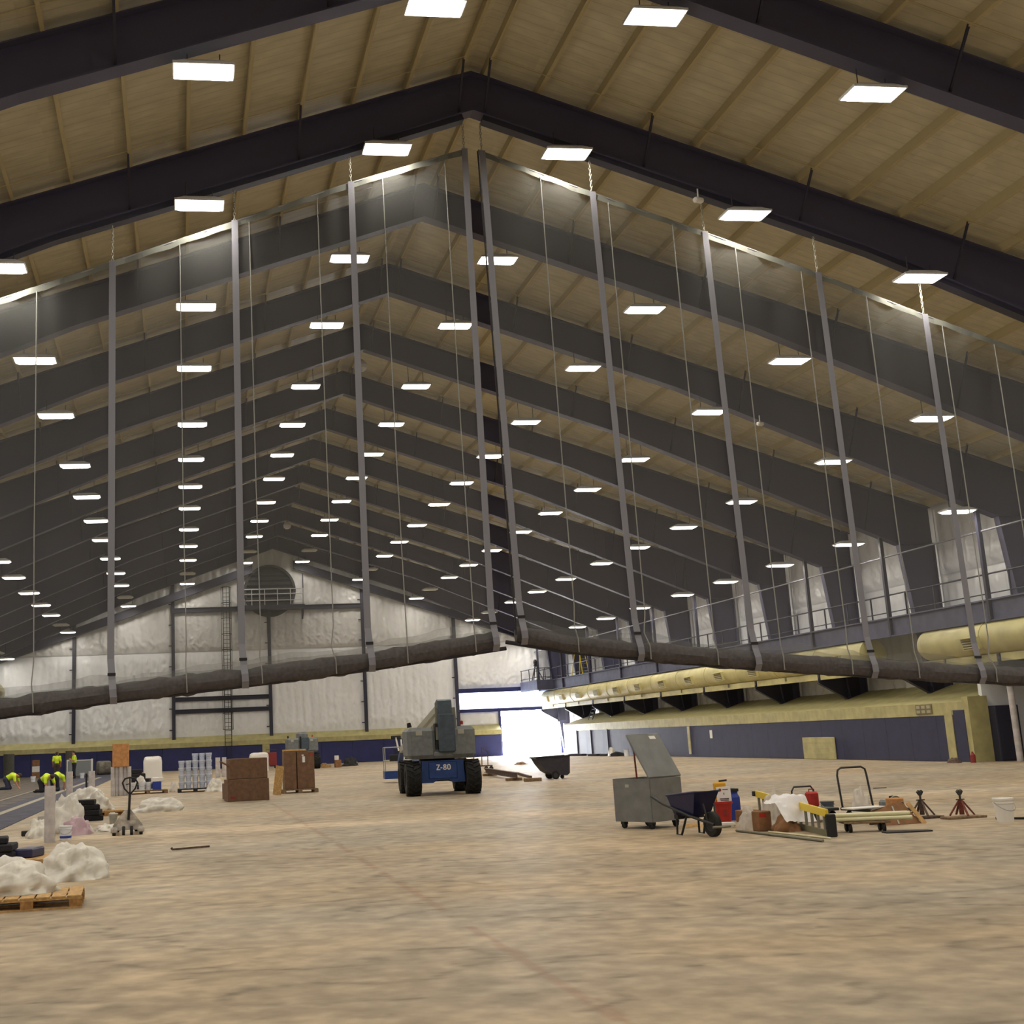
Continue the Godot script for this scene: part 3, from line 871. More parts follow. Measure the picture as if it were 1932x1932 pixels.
func duct(a: Vector3, b: Vector3, r: float, label: String, vents: int, domed: bool) -> void:
	var t := thing("air_duct", label, "duct", Vector3.ZERO, 0.0, "round air ducts")
	var n := int(absf(b.z - a.z) / 4.0)
	var s := st()
	var prof := [Vector2(0, 0), Vector2(r * 0.45, 0.04), Vector2(r * 0.78, 0.16), Vector2(r * 0.95, 0.36), Vector2(r, 0.6)]
	var len := absf(b.z - a.z)
	for i in n - 1:
		var l := len * (i + 1) / n
		prof.append_array([Vector2(r, l - 0.03), Vector2(r + 0.025, l - 0.03), Vector2(r + 0.025, l + 0.03), Vector2(r, l + 0.03)])
	prof.append_array([Vector2(r, len), Vector2(0, len)])
	lathe(s, prof, 32, Transform3D(Basis(Vector3.RIGHT, PI / 2), a))   # along +z
	part(t, "shell", s, mats.duct)
	var inward := -1.0 if a.x > RX else 1.0
	for i in vents:
		var z := a.z + len * (i + 0.5) / vents
		s = st()
		var ang := -0.25
		var out := Vector3(inward * cos(ang), sin(ang), 0)
		var c := Vector3(a.x, a.y, z) + out * (r + 0.03)
		var up := Vector3(0, 0, 1).cross(out).normalized()
		if up.y < 0.0: up = -up
		var bs := Basis(out, up, out.cross(up))
		bx(s, c, Vector3(0.16, 0.44, 1.0), bs)
		var v := part(t, "vent", s, mats.duct)
		for q in 4:
			s = st(); bx(s, c + out * 0.095 + up * (-0.13 + q * 0.09), Vector3(0.02, 0.03, 0.84), bs * Basis(Vector3(0, 0, 1), 0.5)); part(v, "slat", s, mats.duct)
		s = st(); bx(s, c + out * 0.082, Vector3(0.01, 0.36, 0.86), bs); part(v, "opening", s, mats.duct_vent)
		s = st(); bx(s, c + out * 0.14 + up * 0.23, Vector3(0.2, 0.02, 1.0), bs); part(v, "hood", s, mats.duct)
	for i in n:
		s = st()
		var z := a.z + len * (i + 0.5) / n
		tube(s, [Vector3(a.x, a.y + r - 0.02, z), Vector3(a.x, 5.4 if a.x > RX else 8.0, z)], 0.02, 5)
		part(t, "hanger_rod", s, mats.dark_steel)

# ---------------------------------------------------------------- net curtains
func at_line(line: Array, x: float) -> float:
	var n := line.size()
	for i in n - 1:
		if x <= line[i + 1].x or i == n - 2:
			var p: Vector2 = line[i]
			var q: Vector2 = line[i + 1]
			return lerpf(p.y, q.y, (x - p.x) / (q.x - p.x))
	return 0.0

func build_curtains() -> void:
	var z := frame_z(1)
	var top_l := [Vector2(-12.6, 8.55), Vector2(-3.96, 11.72), Vector2(-1.47, 12.64), Vector2(1.34, 13.68), Vector2(4.13, 14.72), Vector2(7.02, 15.67)]
	var bot_l := [Vector2(-12.6, 2.35), Vector2(-8.0, 2.4), Vector2(-3.79, 2.63), Vector2(-1.46, 2.87), Vector2(1.37, 3.1), Vector2(4.16, 3.36), Vector2(6.98, 3.72)]
	var top_r := [Vector2(7.3, 15.65), Vector2(10.1, 14.6), Vector2(12.92, 13.61), Vector2(15.8, 12.56), Vector2(18.55, 11.48), Vector2(26.6, 8.55)]
	var bot_r := [Vector2(7.48, 3.86), Vector2(8.6, 3.6), Vector2(10.15, 3.4), Vector2(12.95, 3.08), Vector2(15.8, 2.81), Vector2(18.5, 2.58), Vector2(22.0, 2.32), Vector2(26.6, 2.2)]
	curtain("raised grey net divider curtain, left half", top_l, bot_l, [-9.9, -7.1, -4.28, -1.47, 1.34, 4.13, 6.96], [-1.46 - 9.75, -9.75, -8.1, -6.45, -4.8, -3.15, 0.06, 1.68, 3.3, 4.9, 6.45], z, 60)
	curtain("raised grey net divider curtain, right half", top_r, bot_r, [7.4, 10.12, 12.93, 15.8, 18.52, 21.3, 24.0], [8.82, 10.5, 12.1, 13.68, 15.35, 17.0, 18.95, 20.3, 22.0, 23.5, 25.2], z, 80)

func curtain(label: String, top: Array, bot: Array, straps: Array, cords: Array, z: float, sd: int) -> void:
	var t := thing("divider_curtain", label, "curtain", Vector3(0, 0, z), 0.0, "net divider curtains")
	var n := noise(sd, 1.0, 3)
	var x0: float = top[0].x
	var x1: float = top[top.size() - 1].x
	var b0: float = bot[0].x
	var b1: float = bot[bot.size() - 1].x
	var s := st()
	sheet(s, 90, 24, func(u, v):
		var x: float = lerpf(lerpf(b0, b1, u), lerpf(x0, x1, u), v)
		var y: float = lerpf(at_line(bot, x), at_line(top, x), v)
		return Vector3(x, y, 0.05 * sin(x * 4.2 + 3.0 * n.get_noise_1d(x)) + 0.05 * n.get_noise_2d(x, y * 0.3)))
	part(t, "netting", s, mats.net, "see-through grey netting")
	for lay in [[0.42, 0.07], [0.26, -0.06]]:   # slack folds of net gathered just over the bundle
		s = st()
		sheet(s, 90, 4, func(u, v):
			var x: float = lerpf(b0, b1, u)
			var h: float = lay[0] * (0.8 + 0.4 * n.get_noise_1d(x * 0.5 + lay[0] * 30.0))
			return Vector3(x, at_line(bot, x) + 0.08 + v * h, lay[1] * (1.0 - v) * 1.8 + 0.03 * sin(x * 5.0)))
		part(t, "gathered_net", s, mats.net)
	# head band and its pipe
	s = st()
	sheet(s, 120, 2, func(u, v):
		var x: float = lerpf(x0, x1, u)
		return Vector3(x, at_line(top, x) - 0.12 + v * 0.15 + 0.008 * sin(x * 9.0), 0.035 + 0.02 * sin(x * 7.0 + 2.0 * n.get_noise_1d(x * 3.0))))
	part(t, "head_band", s, mats.headband, "pale vinyl band along the top of the net")
	s = st()
	var pts := []
	for p in top: pts.append(Vector3(p.x, p.y + 0.02, 0))
	tube(s, pts, 0.03, 8); part(t, "head_pipe", s, mats.steel)
	s = st()
	var sgn := -1.0 if x0 < 0.0 else 1.0
	for seg in [[0.25, 10.0], [10.0, 19.4]]:
		bar(s, Vector3(RX + sgn * seg[0], rafter_bottom(seg[0]) - 0.09, 0), Vector3(RX + sgn * seg[1], rafter_bottom(seg[1]) - 0.09, 0), 0.3, 0.14)
	part(t, "header_channel", s, mats.navy_dark, "dark channel under the roof frame")
	# folded bundle hanging at the bottom
	s = st()
	var m := 160
	sheet(s, m, 14, func(u, v):
		var x: float = lerpf(b0, b1, u)
		var a: float = v * TAU
		var r: float = 0.17 + 0.05 * n.get_noise_2d(x * 1.1, cos(a) * 1.6) + 0.03 * n.get_noise_3d(x * 2.2, cos(a) * 3.0, sin(a) * 3.0)
		var near := 9.0
		for q in straps: near = minf(near, absf(x - q))
		r *= 0.86 + 0.14 * clampf(near * 2.0, 0.0, 1.0)
		return Vector3(x, at_line(bot, x) + 0.02 + sin(a) * r * 1.25, cos(a) * r * 0.9))
	for e in [[b0, -1.0], [b1, 1.0]]:
		for k in 14:
			var a0 := TAU * k / 14
			var a1 := TAU * (k + 1) / 14
			var c := Vector3(e[0], at_line(bot, e[0]), 0)
			tri(s, c, c + Vector3(0, sin(a0), cos(a0)) * 0.15, c + Vector3(0, sin(a1), cos(a1)) * 0.15)
	part(t, "folded_bundle", s, mats.bundle, "roll of gathered net")
	s = st(); pts = []
	for p in bot: pts.append(Vector3(p.x, p.y - 0.15, 0.03))
	pts[0].x -= 0.25; pts[pts.size() - 1].x += 0.25
	if top[0].x > 5.0: pts[0].x -= 0.0
	tube(s, pts, 0.045, 8); part(t, "bottom_pipe", s, mats.bundle_dark)
	# lifting straps, each wrapped round the bundle, with a chain to the frame above
	for q in straps:
		var u: float = clampf((q - x0) / (x1 - x0), 0.0, 1.0)
		var qb: float = lerpf(b0, b1, u)
		s = st()
		var yt := at_line(top, q)
		var yb := at_line(bot, qb)
		var line := [Vector3(q, yt + 0.03, 0.06), Vector3(lerpf(q, qb, 0.5), lerpf(yt, yb, 0.5), 0.07), Vector3(qb, yb + 0.75, 0.09), Vector3(qb + 0.03, yb + 0.3, 0.16), Vector3(qb + 0.05, yb + 0.1, 0.22), Vector3(qb + 0.06, yb - 0.06, 0.22), Vector3(qb + 0.06, yb - 0.2, 0.1)]
		for i in line.size() - 1:
			var p: Vector3 = line[i]
			var r: Vector3 = line[i + 1]
			var dz := (p - r).normalized()
			var ax := Vector3(1, 0, 0) - dz * dz.x
			ax = ax.normalized()
			bx(s, (p + r) * 0.5, Vector3(0.15, 0.008, p.distance_to(r) + 0.01), Basis(ax, dz.cross(ax), dz))
		var sp := part(t, "lifting_strap", s, mats.strap, "pale webbing strap")
		s = st(); bx(s, Vector3(qb + 0.02, yb + 0.42, 0.15), Vector3(0.17, 0.06, 0.03)); part(sp, "buckle", s, mats.black)
		s = st()
		var yc := rafter_bottom(absf(q - RX)) - 0.16
		var cnt := int((yc - yt) / 0.075)
		for i in cnt:
			var cy := yt + 0.06 + i * 0.075
			var lk := []
			for g in 8:
				var a := TAU * g / 8
				var off := Vector3(cos(a) * 0.024, sin(a) * 0.05, 0)
				if i % 2: off = Vector3(0, off.y, off.x)
				lk.append(Vector3(q, cy, 0) + off)
			tube(s, lk, 0.009, 4, false, true)
		if cnt > 0: part(t, "chain", s, mats.alu, "thin steel chain")
	for q in cords:
		if q < minf(x0, b0) + 0.1 or q > maxf(x1, b1) - 0.1: continue
		s = st()
		var yt := at_line(top, q) - 0.1
		var yb := at_line(bot, q)
		var w := n.get_noise_1d(q * 13.0) * 0.12
		tube(s, [Vector3(q, yt, 0.05), Vector3(q + 0.02, lerpf(yt, yb, 0.6), 0.08), Vector3(q + 0.05 + w * 0.3, yb + 0.9, 0.09), Vector3(q + 0.02 + w, yb + 0.45, 0.12), Vector3(q + 0.05, yb + 0.15, 0.2), Vector3(q + 0.06, yb - 0.15, 0.17)], 0.014, 6)
		part(t, "lift_cord", s, mats.cord)
	# dark edge rope at the parting
	var ex := x1 if absf(x1 - RX) < 2.0 else x0
	var eb := b1 if ex == x1 else b0
	s = st(); tube(s, [Vector3(ex, at_line(top, ex), 0), Vector3(eb, at_line(bot, eb), 0.05)], 0.02, 6); part(t, "edge_rope", s, mats.bundle_dark)

# ---------------------------------------------------------------- lights
func build_lights() -> void:
	var zs := {0: -22.4, 1: -28.6, 2: -35.84, 3: -42.1, 4: -49.9, 5: -56.3, 6: -62.5, 7: -68.4, 8: -75.3, 9: -81.8, 10: -88.1, 11: -95.4, 12: -101.2}
	var rows := [[-20.02, "outermost row left of the ridge"], [-15.58, "fourth row left of the ridge"], [-11.12, "third row left of the ridge"], [-6.68, "second row left of the ridge"], [-2.22, "row just left of the ridge"], [2.22, "row just right of the ridge"], [6.66, "second row right of the ridge"], [11.1, "third row right of the ridge"], [15.5, "fourth row right of the ridge"], [19.95, "outermost row right of the ridge"]]
	var hs := st()   # shared meshes
	var P := []
	for a in [[0.36, 0.2, 0.1], [0.56, 0.31, 0.0]]:
		P.append([Vector3(-a[0], a[2], -a[1]), Vector3(a[0], a[2], -a[1]), Vector3(a[0], a[2], a[1]), Vector3(-a[0], a[2], a[1])])
	for i in 4:
		var j := (i + 1) % 4
		quad(hs, P[0][i], P[0][j], P[1][j], P[1][i])
	quad(hs, P[0][3], P[0][2], P[0][1], P[0][0])
	for e in [[Vector3(0, -0.02, 0.31), Vector3(1.14, 0.05, 0.02)], [Vector3(0, -0.02, -0.31), Vector3(1.14, 0.05, 0.02)], [Vector3(0.56, -0.02, 0), Vector3(0.02, 0.05, 0.62)], [Vector3(-0.56, -0.02, 0), Vector3(0.02, 0.05, 0.62)]]:
		bx(hs, e[0], e[1])
	var housing := hs.commit()
	var ls := st()   # dropped lens with sloping sides
	var L := []
	for a in [[0.545, 0.29, 0.0], [0.545, 0.29, -0.035], [0.46, 0.215, -0.095]]:
		L.append([Vector3(-a[0], a[2], -a[1]), Vector3(a[0], a[2], -a[1]), Vector3(a[0], a[2], a[1]), Vector3(-a[0], a[2], a[1])])
	for r in 2:
		for i in 4:
			var j := (i + 1) % 4
			quad(ls, L[r][i], L[r][j], L[r + 1][j], L[r + 1][i])
	quad(ls, L[2][0], L[2][1], L[2][2], L[2][3])
	var lens := ls.commit()
	var wires := []
	for sx in [-0.3, 0.3]:
		var ws := st()
		tube(ws, [Vector3(sx, 0.03, 0), Vector3(sx, 0.42 - 0.1 * signf(sx), 0)], 0.012, 5)
		wires.append(ws.commit())
	for r in rows.size():
		for k in range(-3, 13):
			var d: float = rows[r][0]
			var on := k != 11
			var z: float = zs[k] if zs.has(k) else frame_z(k)
			var y := rafter_bottom(absf(d)) - 0.42
			var label := "%s high-bay light, %s from the near end, %s" % ["lit" if on else "unlit", ordinal(maxi(k, 0)), rows[r][1]]
			if k < 0: label = "lit high-bay light over the viewer, %s, frame %s" % [rows[r][1], ordinal(k + 3)]
			var t := thing("high_bay_light", label, "ceiling light", Vector3(RX + d, y, z), 0.0, "high-bay lights under the frames")
			part(t, "housing", housing, mats.housing)
			part(t, "light_lens", lens, mats.glow if on else mats.lamp_off, "glowing lens" if on else "unlit lens")
			var off_frame := absf(z - frame_z(k)) > 0.45
			for q in 2:
				var wire: MeshInstance3D = part(t, "hanger_wire", wires[q if d > 0.0 else 1 - q], mats.dark_steel)
				if off_frame: wire.scale.y = (ROOF_Y + 0.15 - SLOPE * absf(d) - y) / 0.42
			if on:
				var a := AreaLight3D.new()
				a.name = "light"
				a.area_size = Vector2(0.92, 0.43)
				a.light_energy = LAMP_ENERGY
				a.light_color = Color(1.0, 0.965, 0.9)
				a.shadow_enabled = true
				a.set("area_range", 160.0); a.set("area_attenuation", 2.0)
				t.add_child(a)
				a.position = Vector3(0, -0.11, 0)
				a.rotation.x = -PI / 2

const LAMP_ENERGY := 8.6

# ---------------------------------------------------------------- machines
func wheel(parent: Node, called: String, c: Vector3, r: float, w: float, lugs := 0, turn := 0.0, rim_mat := "") -> void:   # axle along local x
	var b := Basis(Vector3.UP, turn) * Basis(Vector3(0, 0, 1), -PI / 2)
	var s := st()
	lathe(s, [Vector2(r * 0.55, -w * 0.5), Vector2(r * 0.9, -w * 0.5), Vector2(r, -w * 0.36), Vector2(r, w * 0.36), Vector2(r * 0.9, w * 0.5), Vector2(r * 0.55, w * 0.5), Vector2(r * 0.55, -w * 0.5)], 24, Transform3D(b, c))
	for i in lugs:
		var a := TAU * i / lugs
		for q in [-1.0, 1.0]:
			var t := a + (0.5 * TAU / lugs if q > 0 else 0.0)
			var o := b * Vector3(cos(t), 0, sin(t))
			var tan := b * Vector3(-sin(t), 0, cos(t))
			var ax := b * Vector3.UP
			bx(s, c + o * (r + 0.008) + ax * w * 0.22 * q, Vector3(0.045, w * 0.52, 0.05), Basis(tan, ax, o).rotated(o, 0.5 * q))
	var o2 := part(parent, called, s, mats.rubber)
	s = st()
	lathe(s, [Vector2(0, -w * 0.3), Vector2(r * 0.5, -w * 0.36), Vector2(r * 0.56, -w * 0.48), Vector2(r * 0.56, w * 0.48), Vector2(r * 0.5, w * 0.36), Vector2(0, w * 0.3)], 18, Transform3D(b, c))
	part(o2, "rim", s, mats[rim_mat] if rim_mat else mats.dark_steel)

func text_on(parent: Node, what: String, at: Vector3, height: float, m: Material) -> void:
	var f := SystemFont.new()
	f.font_names = PackedStringArray(["Droid Sans"])
	f.font_weight = 700
	var tm := TextMesh.new()
	tm.text = what; tm.font = f; tm.font_size = 32; tm.pixel_size = height / 24.0; tm.depth = 0.01
	var o := MeshInstance3D.new()
	o.mesh = tm; o.material_override = m; o.name = "lettering"
	parent.add_child(o, true)
	o.position = at

func boom_lift(at: Vector3, turn: float, label: String, riser: float, boom: bool, lettered: bool) -> void:
	# seen from its tail; local +z points to the viewer
	var t := thing("boom_lift", label, "boom lift", at, turn, "boom lifts")
	for a in [[-0.89, 1.15], [0.89, 1.15], [-0.86, -1.15], [0.86, -1.15]]:
		wheel(t, "tyre", Vector3(a[0], 0.49, a[1]), 0.48, 0.44, 18)
	var s := st()
	prism(s, [Vector2(-0.62, 1.0), Vector2(-0.66, 0.36), Vector2(-0.3, 0.36), Vector2(-0.18, 0.44), Vector2(0.18, 0.44), Vector2(0.3, 0.36), Vector2(0.66, 0.36), Vector2(0.62, 1.0)], 2.6)
	var ch := part(t, "chassis", s, mats.blue, "blue steel chassis")
	s = st(); cbx(s, Vector3(0, 0.72, 1.3), Vector3(0.86, 0.5, 0.06), 0.02); part(ch, "end_plate", s, mats.blue)
	if lettered: text_on(t, "Z-80", Vector3(0.02, 0.8, 1.34), 0.17, mats.white)
	for z in [1.15, -1.15]:
		s = st(); tube(s, [Vector3(-0.75, 0.49, z), Vector3(0.75, 0.49, z)], 0.1, 10); part(t, "axle", s, mats.dark_steel)
	s = st(); lathe(s, [Vector2(0, 0.98), Vector2(0.55, 0.98), Vector2(0.55, 1.12), Vector2(0, 1.12)], 24); part(t, "turntable", s, mats.black)
	# tail: two rounded covers beside the boom well
	for sx in [-1.0, 1.0]:
		var wd := 0.84 if sx < 0 else 0.8
		s = st(); cbx(s, Vector3(sx * (0.2 + wd * 0.5), 1.52, 0.72), Vector3(wd, 0.9, 1.55), 0.1); part(t, "engine_cover", s, mats.lift_grey, "grey moulded cover")
		s = st(); bx(s, Vector3(sx * (0.22 + wd * 0.5) - 0.05, 1.82, 1.503), Vector3(0.18, 0.14, 0.01)); part(t, "decal", s, mats.alu, "pale sticker")
	s = st(); cbx(s, Vector3(0, 1.18, 0.7), Vector3(1.94, 0.24, 1.52), 0.08); part(t, "counterweight", s, mats.lift_grey)
	s = st(); lathe(s, [Vector2(0, 2.02), Vector2(0.05, 2.02), Vector2(0.05, 2.12), Vector2(0, 2.14)], 10, Transform3D(Basis(), Vector3(0.66, 0, 1.1))); part(t, "beacon", s, mats.red)
	s = st(); prism(s, [Vector2(0, 0), Vector2(0.14, 0.02), Vector2(0.1, 0.16), Vector2(0.0, 0.14)], 0.05, Transform3D(Basis(), Vector3(-1.0, 1.98, 1.2))); part(t, "work_lamp_bracket", s, mats.black)
	# riser and booms
	s = st(); cbx(s, Vector3(0.14, 1.25 + (riser - 1.35) * 0.38, 1.42), Vector3(0.5, (riser - 1.35) * 0.8, 0.34), 0.05); part(t, "riser", s, mats.lift_dark, "dark slate riser arm")
	s = st(); bx(s, Vector3(-0.14, 1.7, 1.25), Vector3(0.1, 0.75, 0.4)); part(t, "boom_well", s, mats.black)
	if boom:
		s = st(); prism(s, [Vector2(1.55, riser - 0.42), Vector2(1.5, riser - 0.04), Vector2(1.3, riser), Vector2(0.8, riser - 0.1), Vector2(0.8, riser - 0.4)], 0.42, Transform3D(Basis(Vector3.UP, -PI / 2), Vector3(0.12, 0, 0))); part(t, "boom_head", s, mats.lift_dark)
		for sx in [-1.0, 1.0]:
			s = st(); bar(s, Vector3(0.14 + sx * 0.25, 1.6, 1.45), Vector3(0.14 + sx * 0.23, riser - 0.25, 1.4), 0.04, 0.14); part(t, "link_plate", s, mats.alu_dull)
		for a in [[0.0, 0.0, 0.2, -9.2], [-0.02, -0.3, 0.14, -7.4]]:
			s = st(); bar(s, Vector3(a[0] + 0.08, riser - 0.16 + a[1], 1.3), Vector3(a[0] - 0.15, 1.25 + a[1] * 0.6, a[3]), 0.2, a[2]); part(t, "boom_tube", s, mats.alu, "weathered boom tube")
		s = st(); bar(s, Vector3(-0.15, 1.3, -9.2), Vector3(-0.1, 0.75, -11.0), 0.16, 0.2); part(t, "jib", s, mats.blue)
		var bk := part(t, "basket", box_at(Vector3(0.1, 0.3, -11.9), Vector3(1.5, 0.3, 0.9)), mats.blue, "blue work platform near the floor")
		for x in [-0.62, 0.1, 0.82]:
			for z in [-12.3, -11.5]:
				s = st(); tube(s, [Vector3(x, 0.4, z), Vector3(x, 1.35, z)], 0.02, 6); part(bk, "rail_post", s, mats.alu)
		for y in [0.85, 1.35]:
			s = st(); tube(s, [Vector3(-0.62, y, -12.3), Vector3(0.82, y, -12.3), Vector3(0.82, y, -11.5), Vector3(-0.62, y, -11.5)], 0.02, 6, false, true); part(bk, "rail", s, mats.alu)
		s = st(); cbx(s, Vector3(-0.2, 0.95, -11.45), Vector3(0.5, 0.25, 0.2), 0.02); part(bk, "control_box", s, mats.black)
	else:
		s = st(); cbx(s, Vector3(0.0, riser - 0.3, 0.9), Vector3(0.72, 0.6, 0.9), 0.12); part(t, "boom_head", s, mats.lift_grey)

func box_at(c: Vector3, size: Vector3, ch := 0.01) -> SurfaceTool:
	var s := st()
	cbx(s, c, size, ch)
	return s

func build_machines() -> void:
	boom_lift(Vector3(7.74, 0, -40.6), -0.065, "blue and grey boom lift parked tail-on in the middle of the floor", 2.78, true, true)
	boom_lift(Vector3(7.75, 0, -88.2), 0.0, "grey boom lift far behind the brown cartons", 2.35, false, false)
	# small loader behind the boom lift
	var t := thing("compact_loader", "small dark loader with a pale wheel behind the boom lift", "loader", Vector3(15.5, 0, -95.5), 0.2)
	wheel(t, "tyre", Vector3(-0.1, 0.32, 0.75), 0.32, 0.24, 0, PI / 2, "white")
	wheel(t, "tyre", Vector3(0.9, 0.32, 0.75), 0.32, 0.24, 0, PI / 2, "white")
	var s := st(); cbx(s, Vector3(0.5, 0.75, 0), Vector3(1.5, 0.6, 1.1), 0.06); part(t, "body", s, mats.blue_dark)
	s = st(); bar(s, Vector3(-0.25, 0.8, 0.5), Vector3(-0.45, 1.75, 0.5), 0.1); part(t, "mast", s, mats.white)
	s = st(); bar(s, Vector3(0.0, 0.8, 0.5), Vector3(-0.05, 1.6, 0.5), 0.1); part(t, "lift_arm", s, mats.white)
	s = st(); cbx(s, Vector3(-0.35, 1.75, 0.3), Vector3(0.6, 0.25, 0.5), 0.03); part(t, "seat_guard", s, mats.black)
	# wheeled drywall cart
	t = thing("drywall_cart", "thin rusty drywall cart with small wheels beyond the boom lift", "cart", Vector3(14.3, 0, -63.6), 0.1)
	s = st(); bx(s, Vector3(0, 0.22, 0), Vector3(0.95, 0.06, 0.5)); part(t, "deck", s, mats.rust_grey)
	for a in [[-0.45, 1.3], [-0.05, 1.15], [0.25, 0.9]]:
		s = st(); tube(s, [Vector3(a[0], 0.2, 0.2), Vector3(a[0] + 0.03, a[1], 0.2)], 0.022, 6); part(t, "post", s, mats.rust_grey)
	s = st(); tube(s, [Vector3(-0.05, 1.12, 0.2), Vector3(0.25, 0.9, 0.2)], 0.022, 6); part(t, "brace", s, mats.rust_grey)
	for x in [0.15, 0.4]: wheel(t, "wheel", Vector3(x, 0.1, 0.25), 0.1, 0.06, 0, PI / 2)
	# steel lengths on blocks
	t = thing("steel_beam", "dark rusty steel beam lying on wooden blocks right of the boom lift", "beam", Vector3(12.35, 0, -51.6))
	s = st(); for y in [0.11, 0.29]: bar(s, Vector3(0.45, y, -4.6), Vector3(-0.35, y, 4.0), 0.16, 0.02)
	bar(s, Vector3(0.45, 0.2, -4.6), Vector3(-0.35, 0.2, 4.0), 0.02, 0.18); part(t, "beam", s, mats.rust_grey)
	for z in [-3.4, 3.4]:
		s = st(); cbx(s, Vector3(-z * 0.1, 0.05, z), Vector3(0.6, 0.1, 0.2), 0.01); part(t, "support_block", s, mats.wood_grey)
	s = st(); bar(s, Vector3(0.7, 0.05, -3.0), Vector3(-0.1, 0.05, 2.0), 0.09, 0.1)
	one("steel_angle", s, mats.rust_grey, "thin dark steel length beyond the rusty beam", "steel bar", Vector3(13.1, 0, -51.5))
	s = st(); cbx(s, Vector3(0, 0.06, 0), Vector3(0.6, 0.12, 0.25), 0.01)
	one("timber_block", s, mats.wood_grey, "short grey timber at the near end of the rusty beam", "timber", Vector3(12.3, 0, -46.6), 0.1)
	# tilt truck
	t = thing("tilt_truck", "black plastic tilt truck on wheels by the daylight door", "tilt truck", Vector3(13.35, 0, -47.9), 0.05)
	s = st(); prism(s, [Vector2(-0.62, 0.76), Vector2(0.64, 0.8), Vector2(0.6, 0.2), Vector2(0.5, 0.12), Vector2(-0.02, 0.14), Vector2(-0.3, 0.3), Vector2(-0.5, 0.55)], 0.72); part(t, "tub", s, mat("tub", c8(52, 50, 62), 0.55, 0.0, "soft", 1.0))
	s = st(); bx(s, Vector3(0, 0.8, 0.36), Vector3(1.34, 0.05, 0.06), Basis(Vector3(0, 0, 1), 0.03)); bx(s, Vector3(0, 0.8, -0.36), Vector3(1.34, 0.05, 0.06), Basis(Vector3(0, 0, 1), 0.03)); part(t, "rim", s, mats.black)
	for z in [-0.36, 0.36]: wheel(t, "wheel", Vector3(0.05, 0.15, z), 0.15, 0.08, 0, PI / 2)
	wheel(t, "caster", Vector3(0.42, 0.07, 0.0), 0.07, 0.05, 0, PI / 2)
	s = st(); tube(s, [Vector3(-0.2, 0.1, 0), Vector3(0.3, 0.1, 0)], 0.02, 6); part(t, "axle_frame", s, mats.dark_steel)
	# horn speakers under the ridge and cameras on the frames
	for a in [[Vector3(7.05, 16.0, -48.8), "round pale speaker hanging under the ridge, nearer one"], [Vector3(7.27, 16.25, -88.6), "round pale speaker hanging under the ridge, farther one"]]:
		t = thing("ridge_speaker", a[1], "speaker", a[0], 0.0, "speakers under the ridge")
		s = st(); lathe(s, [Vector2(0, -0.26), Vector2(0.14, -0.24), Vector2(0.24, -0.14), Vector2(0.27, 0.0), Vector2(0.22, 0.12), Vector2(0.1, 0.22), Vector2(0, 0.24)], 18); part(t, "shell", s, mats.housing)
		s = st(); tube(s, [Vector3(0, 0.2, 0), Vector3(0, 0.75, 0)], 0.025, 6); part(t, "stem", s, mats.dark_steel)
	for a in [[Vector3(20.1, 11.9, -42.05), "small white camera under a frame on the right slope"], [Vector3(12.8, 14.42, -28.85), "small white sensor under the frame above the curtains"]]:
		t = thing("ceiling_camera", a[1], "camera", a[0], 0.3, "cameras on the frames")
		part(t, "body", box_at(Vector3.ZERO, Vector3(0.28, 0.13, 0.16), 0.04), mats.white)
		s = st(); tube(s, [Vector3(0, 0.05, 0), Vector3(0, 0.3, 0)], 0.02, 6); part(t, "mount", s, mats.white)
	job_chest()
	wheelbarrow()
	pallet_jack()

